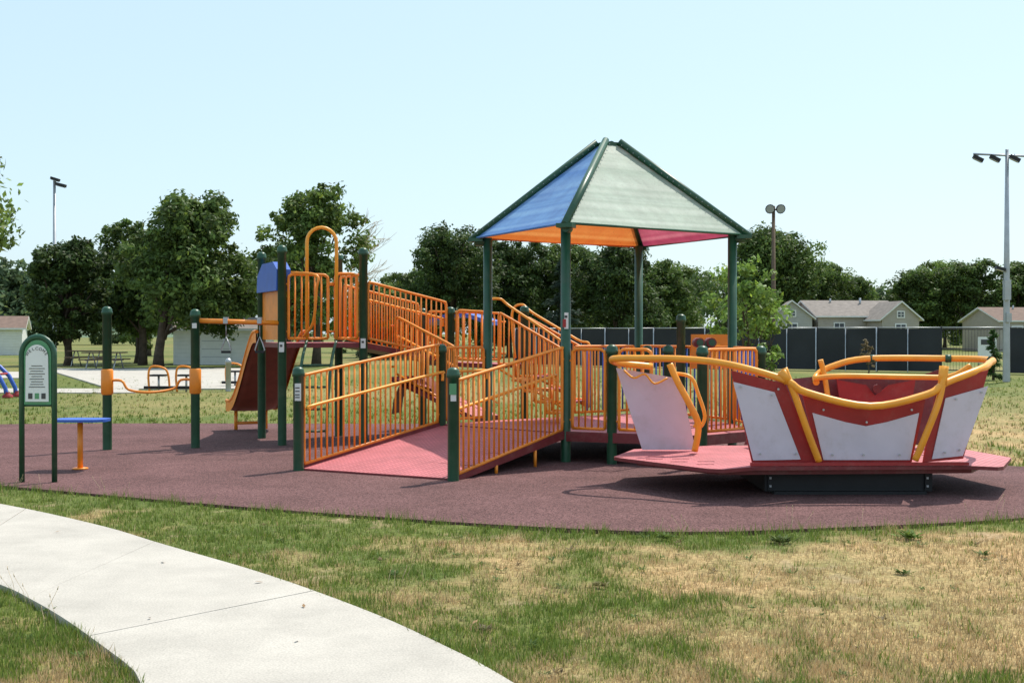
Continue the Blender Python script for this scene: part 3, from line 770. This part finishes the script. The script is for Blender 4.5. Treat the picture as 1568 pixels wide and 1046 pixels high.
# ------------------------------------------------------------------ WELCOME SIGN
SG = empty('welcome_sign')
b = MB()
xl, xr, ys = -5.224, -4.876, 13.33; xc = (xl+xr)/2; rad = (xr-xl)/2
P = [(xl, ys, 0), (xl, ys, 1.36)]+[(xc-rad*math.cos(a), ys, 1.36+rad*1.15*math.sin(a)) for a in np.linspace(0.15, math.pi-.15, 12)]+[(xr, ys, 1.36), (xr, ys, 0)]
b.tube(P, .03, M_GREEN, 10)
b.tube([(xl, ys, .83), (xr, ys, .83)], .014, M_GREEN)
b.build('frame', SG)
b = MB()
pl = [(xl+.03, ys, .84), (xr-.03, ys, .84)]+[(xc+(rad-.03)*math.cos(a), ys, 1.36+(rad-.03)*1.15*math.sin(a)) for a in np.linspace(0, math.pi, 14)]
b.slab([(p[0], ys-.012, p[2]) for p in pl], .015, M_LGREEN, nrm=(0, -1, 0))
pl2 = [(xl+.05, ys, .87), (xr-.05, ys, .87)]+[(xc+(rad-.055)*math.cos(a), ys, 1.34+(rad-.055)*1.15*math.sin(a)) for a in np.linspace(0, math.pi, 14)]
b.slab([(p[0], ys-.030, p[2]) for p in pl2], .004, M_SIGNW, nrm=(0, -1, 0))
for i in range(9):
    w = .2*random.uniform(.55, 1)
    b.box((xc, ys-.032, 1.25-.028*i), (w, .003, .007), M_INK)
for k in range(3):
    b.box((xc-.07+.07*k, ys-.032, .93), (.045, .003, .06), M_INK if k != 1 else M_LGREEN)
b.build('panel', SG)
for i, ch in enumerate('WELCOME'):
    a = math.radians(150-20*i)
    cu = bpy.data.curves.new('letter', 'FONT'); cu.body = ch; cu.size = .045; cu.align_x = 'CENTER'; cu.extrude = .001
    o = bpy.data.objects.new('letter_'+str(i+1), cu); COL.objects.link(o); o.parent = SG
    o.location = (xc+.10*math.cos(a), ys-.0335, 1.32+.10*math.sin(a))
    o.rotation_euler = (Matrix.Rotation(-(a-math.pi/2), 4, 'Y') @ Matrix.Rotation(math.pi/2, 4, 'X')).to_euler()
    cu.materials.append(M_INK)
TB = empty('play_table')
b = MB()
b.tube([(-5.04, 14.6, 0), (-5.04, 14.6, .56)], .033, M_ORANGE, 10)
b.lathe(-5.04, 14.6, [(.0, .012), (.09, .014), (.09, .028), (0, .028)], M_ORANGE)
b.build('leg', TB)
b = MB()
pl = [(-5.02+.31*math.copysign(abs(math.cos(a))**.5, math.cos(a)), 14.6+.2*math.copysign(abs(math.sin(a))**.5, math.sin(a)), .60) for a in np.linspace(0, 2*math.pi, 28)[:-1]]
b.slab(pl, .03, M_BLUE); b.build('top', TB)
b = MB()
for yy in (31.0, 31.6):
    arch(b, -14.6, yy, -12.5, yy, 0.0, .95, .055, M_BLUE)
    for x in (-14.6, -12.5): b.lathe(x, yy, [(.13, .0), (.13, .05), (.06, .1), (.06, .14)], M_RED)
for a in (40, 65, 90, 115, 140):
    b.tube([(-13.55+1.05*math.cos(math.radians(a)), 31.0, -.1+1.05*math.sin(math.radians(a))), (-13.55+1.05*math.cos(math.radians(a)), 31.6, -.1+1.05*math.sin(math.radians(a)))], .03, M_RED)
b.build('arch_climber')

def fitness(x, y, name):
    b = MB()
    for dx in (0, .75):
        b.tube(catmull([(x+dx-.25, y, .0), (x+dx-.28, y, .45), (x+dx-.2, y, .68), (x+dx+.1, y, .66), (x+dx+.25, y, .5), (x+dx+.3, y, .02)], 5), .03, M_ORANGE)
        b.box((x+dx, y, .45), (.4, .35, .05), M_BLACK)
        b.tube([(x+dx, y, .45), (x+dx, y, 0)], .03, M_GALV)
    b.tube([(x-.4, y, .12), (x+1.15, y, .12)], .04, M_BLACK)
    b.build(name)
fitness(-9.6, 34.0, 'outdoor_exercise_bench'); fitness(-8.3, 37.5, 'outdoor_exercise_bench')
for x, y in ((-7.8, 34.4), (-7.45, 35.0)):
    b = MB(); b.lathe(x, y, [(.075, 0), (.075, .75), (.09, .76), (.09, .84), (.05, .9), (0, .91)], M_GALV); b.build('bollard')
for x, y in ((-17.9, 55), (-20.3, 60)):
    b = MB()
    b.box((x, y, .74), (1.8, .75, .05), M_WOOD)
    for s in (-1, 1):
        b.box((x, y+s*.65, .44), (1.8, .28, .05), M_WOOD)
        b.tube([(x+s*.6, y-.7, 0), (x+s*.6, y-.2, .72)], .03, M_GALV); b.tube([(x+s*.6, y+.7, 0), (x+s*.6, y+.2, .72)], .03, M_GALV)
        b.tube([(x+s*.6, y-.7, .41), (x+s*.6, y+.7, .41)], .03, M_GALV)
    b.build('picnic_table')

# ------------------------------------------------------------------ FENCE
FN = empty('windscreen_fence')
M_SCREEN = paint('black_windscreen', (0.022, 0.024, 0.028), 0.8, 0.3, 0.8)
f0 = Vector((.2, 63, 0)); f1 = Vector((26, 44.6, 0)); n = 12
b = MB(); b2 = MB(); u = (f1-f0).normalized(); pr = Vector((-u.y, u.x, 0))
GI = 8
for i in range(n+1):
    p = f0.lerp(f1, i/n)
    b.lathe(p.x, p.y, [(.035, 0), (.035, 1.86), (0, 1.88)], M_BLACK, 8)
    if i < n:
        q = f0.lerp(f1, (i+1)/n)
        b.tube([p+Vector((0, 0, 1.82)), q+Vector((0, 0, 1.82))], .022, M_GALV, 6)
        if i == GI: continue
        segs = 8; vs = []; fs = []
        for k in range(segs+1):
            w = p.lerp(q, k/segs)
            sag = .03*math.sin(math.pi*k/segs)*random.uniform(.4, 1.2); bl = .05*math.sin(math.pi*k/segs)*random.uniform(-1, 1)
            vs += [w+Vector((0, 0, .03))-pr*.04, w+Vector((0, 0, .95))+pr*(bl-.06), w+Vector((0, 0, 1.80-sag))-pr*.04]
        for k in range(segs):
            for j in range(2):
                a0 = k*3+j; fs.append([a0, a0+3, a0+4, a0+1])
        b2.add(vs, fs, M_SCREEN, True)
        mid = p.lerp(q, .5)-pr*.12; b.lathe(mid.x, mid.y, [(.022, 0), (.022, 1.8), (0, 1.8)], M_GALV, 6)
        e2 = p-pr*.09; b.lathe(e2.x, e2.y, [(.03, 0), (.03, 1.83), (0, 1.84)], M_GALV, 6)
b.build('posts_and_rail', FN); b2.build('screens', FN)
g0 = f0.lerp(f1, GI/n); g1 = f0.lerp(f1, (GI+1)/n)
b = MB()
for zz in (.1, .95, 1.75): b.tube([g0+Vector((0, 0, zz)), g1+Vector((0, 0, zz))], .022, M_BLACK, 6)
for k in range(1, 22):
    w = g0.lerp(g1, k/22); b.tube([w+Vector((0, 0, .1)), w+Vector((0, 0, 1.75))], .006, M_BLACK, 4)
b.build('gate', FN)
b = MB(); w = Vector((18.3, 48.2, 0))
b.box((w.x, w.y, .95), (.7, .06, 1.0), M_SIGNW); b.tube([(w.x-.3, w.y+.05, 0), (w.x-.3, w.y+.05, 1.45)], .03, M_GALV); b.tube([(w.x+.3, w.y+.05, 0), (w.x+.3, w.y+.05, 1.45)], .03, M_GALV)
b.box((w.x, w.y-.035, 1.25), (.5, .01, .2), M_INK); b.build('notice_board')

# ------------------------------------------------------------------ LIGHT POLES
def lamp_head(b, p, ang, s=1.0, tilt=.5, mat=M_BLACK):
    Rm = (Matrix.Rotation(ang, 3, 'Z') @ Matrix.Rotation(tilt, 3, 'Y'))
    b.box(p, (.5*s, .34*s, .16*s), mat, rot=Rm)
    b.box(Vector(p)+Rm @ Vector((0, 0, -.095*s)), (.4*s, .27*s, .03*s), M_GLASS, rot=Rm)
b = MB(); x, y = -27.4, 75
b.lathe(x, y, [(.13, 0), (.08, 10.7), (0, 10.7)], M_GALV, 10)
b.tube([(x, y, 10.6), (x+.2, y, 10.75)], .04, M_GALV)
lamp_head(b, Vector((x+.05, y, 10.8)), math.pi, 1.0, -.3); lamp_head(b, Vector((x+.4, y, 10.45)), 0, 1.1, .25)
b.box((x+.25, y, 2.6), (.35, .25, 1.1), M_GALV); b.build('light_pole')
b = MB(); x, y = 17.75, 85.0
b.lathe(x, y, [(.17, 0), (.11, 10.2), (0, 10.2)], M_WOOD, 10)
b.box((x, y-.1, 9.95), (1.1, .1, .1), M_WOOD)
for dx in (-.32, .32):
    c = Vector((x+dx, y-.3, 10.05)); Rq = Vector((dx*.4, -1, -.35)).normalized()
    b.tube([c, c+Rq*.15, c+Rq*.35], [.12, .28, .33], M_BLACK, 12); b.tube([c+Rq*.34, c+Rq*.37], .27, M_GLASS, 12)
b.build('flood_light_pole')
b = MB(); x, y = 16.2, 41.0
b.lathe(x, y, [(.12, 0), (.09, 4), (.055, 7.6), (0, 7.6)], M_GALV, 12)
b.tube([(x-1.1, y, 7.45), (x+1.2, y, 7.35)], .035, M_GALV)
for dx in (-.95, -.4, .25, .85):
    b.tube([(x+dx, y, 7.45), (x+dx, y, 7.3)], .02, M_GALV); lamp_head(b, Vector((x+dx-.05, y-.15, 7.28)), math.pi-.3, .72, -.5)
b.box((x-.05, y-.15, 3.0), (.2, .2, .65), M_GALV); lamp_head(b, Vector((x-.25, y-.1, 3.7)), math.pi, .6, -.3)
b.box((x+.0, y-.15, 2.1), (.16, .16, .3), M_GALV)
b.build('light_pole')

# ------------------------------------------------------------------ HOUSES
M_ROOF = paint('asphalt_shingles', (0.21, 0.18, 0.16), 0.9, 0.2, 3)
M_ROOF2 = paint('brown_shingles', (0.17, 0.11, 0.085), 0.9, 0.2, 3)
M_WIN = paint('window_glass', (0.04, 0.05, 0.06), 0.1, 0.2)
M_TRIM = paint('white_trim', (0.75, 0.75, 0.73), 0.6, 0.04)
def siding(name, col):
    m = paint(name, col, 0.7, 0.06, 2)
    nt = m.node_tree; N = nt.nodes; L = nt.links
    tc = N.new('ShaderNodeTexCoord'); w = N.new('ShaderNodeTexWave'); w.bands_direction = 'Z'; w.wave_profile = 'SAW'; w.inputs['Scale'].default_value = 1.6
    L.new(tc.outputs['Object'], w.inputs['Vector'])
    bp = N.new('ShaderNodeBump'); bp.inputs['Distance'].default_value = .03; L.new(w.outputs['Fac'], bp.inputs['Height']); L.new(bp.outputs['Normal'], N['Principled BSDF'].inputs['Normal'])
    return m
S_TAN = siding('tan_siding', (0.42, 0.38, 0.34)); S_WHITE = siding('white_siding', (0.80, 0.80, 0.79)); S_GREY = siding('grey_siding', (0.42, 0.42, 0.42)); S_RED = siding('red_siding', (0.3, 0.12, 0.09))
def house(name, x, y, w, d, eave, ridge, side, roof, gable_front=False, rz=0.0, garage=False):
    e = empty(name); M = Matrix.Translation((x, y, 0)) @ Matrix.Rotation(rz, 4, 'Z')
    def T(p): return M @ Vector(p)
    hw, hd = w/2, d/2
    b = MB()
    if gable_front:
        pf = [(-hw, -hd, 0), (hw, -hd, 0), (hw, -hd, eave), (0, -hd, ridge), (-hw, -hd, eave)]
        pb = [(p[0], hd, p[2]) for p in pf]
    else:
        pf = [(-hw, -hd, 0), (-hw, hd, 0), (-hw, hd, eave), (-hw, 0, ridge), (-hw, -hd, eave)]
        pb = [(hw, p[1], p[2]) for p in pf]
    vs = [T(p) for p in pf+pb]
    b.add(vs, [[0, 1, 2, 3, 4], [9, 8, 7, 6, 5]]+[[i, (i+1) % 5, (i+1) % 5+5, i+5] for i in (0, 1, 4)], side)
    b.build('walls', e)
    b = MB(); ov = .3
    sl = (ridge-eave)/(hw if gable_front else hd)
    for s in (-1, 1):
        if gable_front:
            q = [(0, -hd-ov, ridge+.05), (0, hd+ov, ridge+.05), (s*(hw+ov), hd+ov, eave-ov*sl+.05), (s*(hw+ov), -hd-ov, eave-ov*sl+.05)]
        else:
            q = [(-hw-ov, 0, ridge+.05), (hw+ov, 0, ridge+.05), (hw+ov, s*(hd+ov), eave-ov*sl+.05), (-hw-ov, s*(hd+ov), eave-ov*sl+.05)]
        b.slab([T(p)+Vector((0, 0, .1)) for p in q], .12, roof, M_TRIM)
    if not gable_front and not garage:
        b.tube([T((hw*.3, -.8, ridge-.4)), T((hw*.3, -.8, ridge+.35))], .1, M_GALV); b.tube([T((-hw*.4, -.5, ridge-.2)), T((-hw*.4, -.5, ridge+.3))], .08, M_GALV)
    b.build('roof', e)
    b = MB()
    def win(cx, cz, ww, wh):
        b.box(T((cx, -hd-.03, cz)), (ww+.2, .05, wh+.2), M_TRIM, rz); b.box(T((cx, -hd-.06, cz)), (ww, .03, wh), M_WIN, rz)
        b.box(T((cx, -hd-.08, cz)), (.05, .02, wh), M_TRIM, rz); b.box(T((cx, -hd-.08, cz)), (ww, .02, .05), M_TRIM, rz)
    k = max(1, int(w//2.8))
    for i in range(k):
        cx = -hw+(i+.5)*w/k
        if garage and i == 0:
            b.box(T((cx, -hd-.03, .85)), (1.5, .05, 1.7), M_TRIM, rz)
            for j in range(3): b.box(T((cx, -hd-.06, .4+.4*j)), (1.4, .02, .03), M_GALV, rz)
        else: win(cx, eave*.62, .8, min(1.1, eave*.4))
    if gable_front: win(0, eave+(ridge-eave)*.25, .5, .4)
    b.build('windows_and_doors', e)
    return e
house('tan_house', 29.2, 110, 7.4, 7, 3.0, 4.3, S_TAN, M_ROOF, rz=.12)
house('tan_house', 31.9, 105.5, 3.2, 4, 2.8, 4.1, S_TAN, M_ROOF, True, .12)
house('grey_house', 23.9, 108, 3.3, 7, 2.9, 4.2, S_GREY, M_ROOF, True, -.15)
house('brown_roof_house', 45.5, 110, 9, 7, 2.6, 3.7, S_TAN, M_ROOF2, rz=.1)
house('small_house', 14.8, 118, 3.5, 5, 2.4, 3.2, S_GREY, M_ROOF, True, .3)
house('white_garage', -14.9, 65, 4.3, 4, 1.75, 2.25, S_WHITE, M_ROOF, garage=True)
house('white_house', -38.5, 92, 5, 5, 1.9, 2.7, S_WHITE, M_ROOF2, rz=.3)
house('red_house', -42.0, 98, 4, 5, 2.1, 2.9, S_RED, M_ROOF, True)

# ------------------------------------------------------------------ TREES
def crown(cx, cy, z0, z1, r, K, nl, leaf, col, seed, clr=0.22):
    g = np.random.default_rng(seed)
    nl0 = 8; lob = []
    H_ = (z1-z0)
    lob.append((0, 0, z0+H_*.5, r*.74, H_*.43))
    for i in range(nl0):
        a = 2*np.pi*(i+g.random()*.7)/nl0; zz = z0+H_*(.2+.5*g.random()); rr = r*(.36+.2*g.random())
        o = r-rr; lob.append((math.cos(a)*o*.95, math.sin(a)*o*.95, zz, rr, H_*.26))
    for i in range(5):
        a = g.random()*2*np.pi; rr = r*(.28+.2*g.random())
        lob.append((math.cos(a)*r*.5*g.random(), math.sin(a)*r*.33, z1-H_*.19*(1+.5*g.random()), rr, H_*.18))
    lob = np.array(lob)
    li = g.integers(0, len(lob), K); L = lob[li]
    d = g.normal(size=(K, 3)); d /= np.linalg.norm(d, axis=1)[:, None]
    rad = (0.5+.5*g.random(K)**.6)[:, None]
    cc = L[:, :3]+d*rad*L[:, [3, 3, 4]]
    cc[:, 2] = np.clip(cc[:, 2], z0-.1*H_, z1)
    cr_ = r*clr*(.5+.8*g.random(K))
    tone = .6+.85*g.random(K)
    n = K*nl; q = np.repeat(np.arange(K), nl)
    d2 = g.normal(size=(n, 3)); d2 /= np.linalg.norm(d2, axis=1)[:, None]
    pos = cc[q]+d2*(cr_[q]*(g.random(n)**.42))[:, None]*np.array([1, 1, .72])
    pos[:, 0] += cx; pos[:, 1] += cy
    nrm = d2*.8+g.normal(size=(n, 3))*.5+np.array([0, 0, .4]); nrm /= np.linalg.norm(nrm, axis=1)[:, None]
    t = np.cross(nrm, g.normal(size=(n, 3))); t /= np.linalg.norm(t, axis=1)[:, None]+1e-9
    bb = np.cross(nrm, t); s = (leaf*(.6+.8*g.random(n)))[:, None]
    V = np.stack([pos-t*s, pos+bb*s*.5, pos+t*s, pos-bb*s*.5], 1)
    c = np.array(col)[None]*(tone[q]*(.7+.6*g.random(n)))[:, None]
    yl = (g.random(n) < .14)[:, None]; c = np.where(yl, c*np.array([1.5, 1.3, .9]), c)
    return V.reshape(-1, 3), c, cc+np.array([cx, cy, 0])
def tree(name, x, y, h, r, seed, col=(.045, .082, .018), base=None, K=210, nl=85, leaf=.115, trunk=.2, bare=False, clr=.19, lean=0):
    e = empty(name); z0 = h*.22 if base is None else base
    V, c, cc = crown(x+lean, y, z0, h, r, K, nl, leaf, col, seed, clr=clr)
    np_mesh('foliage', V, 4, c, M_LEAF, e)
    g = random.Random(seed); b = MB()
    fork = z0+(h-z0)*.25
    b.tube([(x, y, -.05), (x+.04, y, z0*.5), (x+lean*.3+g.uniform(-.1, .1), y, fork), (x+lean*.6, y, z0+(h-z0)*.65)], [trunk*1.35, trunk, trunk*.75, trunk*.3], M_BARK, 8)
    for i in range(16):
        tg = Vector(cc[g.randrange(len(cc))]); s = Vector((x+lean*.2, y, z0*.75+(fork-z0*.6)*g.random()*1.4)); mid = s.lerp(tg, .5)+Vector((g.uniform(-.2, .2), g.uniform(-.2, .2), .15*r))
        b.tube(catmull([s, mid, tg], 3), [trunk*.42*(1-k/7.5) for k in range(7)], M_BARK, 5)
    if bare:
        for i in range(18):
            s = Vector((x+r*.6, y, h*.55+g.uniform(-1, 1.5))); tg = s+Vector((g.uniform(.5, 2.0), g.uniform(-.5, .5), g.uniform(.2, 2.0)))
            b.tube(catmull([s, s.lerp(tg, .5)+Vector((.1, 0, g.uniform(-.2, .3))), tg], 3), [.024-.003*k for k in range(7)], M_STALK, 4)
            for _ in range(5):
                m_ = s.lerp(tg, g.uniform(.4, .9)); b.tube([m_, m_+Vector((g.uniform(-.1, .6), 0, g.uniform(.1, .5)))], [.010, .005], M_STALK, 4)
    b.build('trunk_and_limbs', e)
DK = (.060, .098, .028); MD = (.092, .145, .036); LT = (.135, .20, .048)
tree('shade_tree', -22.0, 62, 6.3, 2.3, 1, DK, base=.75, K=250)
tree('shade_tree', -20.0, 67, 7.9, 2.4, 2, MD, base=1.0, K=250)
tree('shade_tree', -16.4, 58, 8.15, 3.4, 3, MD, base=1.45, K=430, leaf=.12, trunk=.22, lean=1.5)
tree('shade_tree', -12.2, 68, 6.6, 2.6, 4, MD, base=1.9)
tree('shade_tree', -9.7, 62, 9.0, 2.9, 5, LT, base=1.7, K=280, nl=65, bare=True, clr=.17)
tree('shade_tree', -18.6, 63, 5.4, 2.0, 33, DK, base=1.2)
tree('shade_tree', -7.6, 92, 6.4, 2.9, 6, MD, base=.8)
tree('shade_tree', -25.6, 88, 5.2, 2.4, 34, LT, base=.8)
tree('maple_tree', -3.9, 80, 8.5, 3.4, 7, DK, base=.3, K=360)
tree('maple_tree', -.2, 84, 8.0, 3.0, 8, DK, base=.3, K=300)
tree('maple_tree', 3.6, 86, 8.0, 3.2, 9, MD, base=.3, K=300)
tree('maple_tree', 6.9, 81, 7.6, 3.3, 10, DK, base=.3, K=320)
tree('maple_tree', 10.2, 86, 6.8, 2.8, 11, MD, base=.3, K=260)
tree('maple_tree', -8.2, 82, 4.8, 2.2, 35, LT, base=.3, K=200)
tree('maple_tree', 14.2, 105, 7.6, 3.3, 12, LT, base=.5, K=260)
tree('maple_tree', 24.4, 120, 11.7, 6.0, 13, MD, base=1.0, K=520, leaf=.17)
tree('maple_tree', 30.5, 126, 9.0, 4.4, 14, MD, base=1.0, K=280, leaf=.15)
tree('maple_tree', 35.4, 130, 7.8, 3.2, 15, MD, base=.5, leaf=.15)
tree('maple_tree', 40.5, 124, 8.5, 3.6, 16, MD, base=.8, leaf=.15, K=240)
tree('maple_tree', 45.0, 122, 9.0, 3.6, 17, MD, base=.8, K=260, leaf=.15)
tree('maple_tree', 49.5, 122, 8.9, 3.6, 18, MD, base=.8, K=260, leaf=.15)
tree('maple_tree', 55.0, 120, 8.5, 3.6, 19, MD, base=.8, K=220, leaf=.15)
tree('maple_tree', 47.0, 136, 9.6, 4.6, 20, LT, base=.8, K=220, leaf=.16)
tree('maple_tree', -34.5, 72, 7.5, 3.0, 21, MD, base=1.0)
tree('maple_tree', -15.45, 30.5, 6.5, 3.5, 22, LT, base=3.4, K=260, leaf=.085)
tree('young_tree', 4.55, 24.5, 3.15, .9, 23, (.17, .27, .06), base=.95, K=62, nl=30, leaf=.062, trunk=.03, clr=.24)
tree('young_tree', 5.15, 25.0, 2.0, .5, 24, (.17, .27, .06), base=.8, K=30, nl=28, leaf=.055, trunk=.022, clr=.28)
tree('ornamental_tree', 13.6, 47.8, 1.35, .32, 25, (.22, .17, .10), base=.3, K=30, nl=30, leaf=.04, trunk=.03)

def conifer(name, x, y, h, r, seed, col, n=9000, leaf=.1):
    e = empty(name); g = np.random.default_rng(seed)
    b = MB(); b.tube([(x, y, 0), (x, y, h*.95)], [.16*h/6, .02], M_BARK, 7)
    V = []; C_ = []; nb = int(16*h)
    per = n//nb
    for i in range(nb):
        t = (i+.5)/nb; z = h*(.06+.92*t); a = g.random()*6.283; L = r*(1-t)**.85*(.75+.4*g.random())+.05
        k = g.random(per)**.7; px = x+np.cos(a)*L*k; py = y+np.sin(a)*L*k; pz = z-.28*L*k+.08*L*k*k
        w = .16*L+.04; P = np.stack([px+g.normal(0, w, per)*.5, py+g.normal(0, w, per)*.5, pz+g.normal(0, w*.35, per)], -1)
        t_ = np.stack([np.cos(a)+g.normal(0, .5, per), np.sin(a)+g.normal(0, .5, per), -.3+g.normal(0, .3, per)], -1); t_ /= np.linalg.norm(t_, axis=1)[:, None]
        bb = np.cross(t_, g.normal(size=(per, 3))); bb /= np.linalg.norm(bb, axis=1)[:, None]
        V.append(np.stack([P-t_*leaf, P+bb*leaf*.3, P+t_*leaf, P-bb*leaf*.3], 1).reshape(-1, 3)); C_.append(np.array(col)[None]*(.6+.7*g.random((per, 1)))*(.7+.5*g.random()))
        b.tube([(x, y, z), (x+math.cos(a)*L*.8, y+math.sin(a)*L*.8, z-.2*L)], [.025, .008], M_BARK, 4)
    np_mesh('foliage', np.concatenate(V), 4, np.concatenate(C_), M_LEAF, e); b.build('trunk_and_limbs', e)
conifer('spruce_tree', 2.85, 73, 5.9, 1.6, 40, (.055, .085, .06), 12000, .12)
conifer('spruce_tree', -8.3, 75, 4.6, 1.2, 42, (.055, .085, .05), 9000, .12)
conifer('small_conifer', 16.35, 42.5, 1.75, .42, 41, (.07, .14, .035), 5000, .05)

def belt(name, x0, x1, y, h, n, seed, col, leaf=.5):
    g = np.random.default_rng(seed); V = []; C_ = []
    for i in range(n):
        x = x0+(x1-x0)*(i+g.random())/n; hh = h*(.75+.45*g.random()); r = hh*.55
        v, c, _ = crown(x, y+g.normal(0, 5), .0, hh, r, 50, 34, leaf, col, seed*100+i, clr=.3); V.append(v); C_.append(c)
    np_mesh(name, np.concatenate(V), 4, np.concatenate(C_), M_LEAF)
belt('distant_tree_belt', -90, -10, 170, 6.0, 18, 50, (.10, .15, .06), .34)
belt('distant_tree_belt', -15, 95, 165, 7.5, 26, 51, (.085, .135, .05), .34)
belt('tree_belt', -12, 14, 98, 5.6, 9, 53, (.07, .115, .035), .2)
b = MB(); vs = []; fs = []; nx_, ny_ = 40, 16
M_HILL = paint('wooded_hill', (.10, .15, .085), .95, .4, .08, bump=1)
for j in range(ny_+1):
    for i in range(nx_+1):
        x = -420+300*i/nx_; y = 420+260*j/ny_
        hgt = 30*math.exp(-((x+235)/75)**2)*math.sin(math.pi*j/ny_)+2.0*random.random()*math.sin(math.pi*j/ny_)
        vs.append((x, y, hgt-1))
for j in range(ny_):
    for i in range(nx_):
        k = j*(nx_+1)+i; fs.append([k, k+1, k+nx_+2, k+nx_+1])
b.add(vs, fs, M_HILL, True); b.build('wooded_hill')
belt('hillside_trees', -310, -150, 470, 25, 26, 52, (.10, .15, .075), 1.2)

# ------------------------------------------------------------------ LIGHT
w = bpy.data.worlds.new('World'); scene.world = w; w.use_nodes = True
nt = w.node_tree; bg = nt.nodes['Background']
sky = nt.nodes.new('ShaderNodeTexSky'); sky.sky_type = 'NISHITA'; sky.sun_disc = False
EL = math.radians(58); AZ = math.radians(39)
sky.sun_elevation = EL; sky.sun_rotation = AZ; sky.air_density = 1.0; sky.dust_density = 1.5; sky.ozone_density = 1.2
hz = nt.nodes.new('ShaderNodeMixRGB'); hz.blend_type = 'MIX'; hz.inputs['Fac'].default_value = 0.55
hz.inputs['Color2'].default_value = (5.5, 7.3, 8.3, 1)   # thin summer haze
nt.links.new(sky.outputs['Color'], hz.inputs['Color1'])
nt.links.new(hz.outputs['Color'], bg.inputs['Color']); bg.inputs['Strength'].default_value = 0.15
sd_ = Vector((math.sin(AZ)*math.cos(EL), math.cos(AZ)*math.cos(EL), math.sin(EL)))
sun = bpy.data.lights.new('sun', 'SUN'); sun.energy = 5.0; sun.angle = math.radians(.5); sun.color = (1, .94, .84)
so = bpy.data.objects.new('sun', sun); COL.objects.link(so); so.rotation_euler = sd_.to_track_quat('Z', 'Y').to_euler()

cam = bpy.data.cameras.new('camera'); co = bpy.data.objects.new('camera', cam); COL.objects.link(co)
cam.lens = 44; cam.sensor_width = 36; cam.clip_end = 4000; cam.clip_start = .05
co.location = (0, 0, 1.6); co.rotation_euler = (math.radians(90-.39), 0, 0)
scene.camera = co
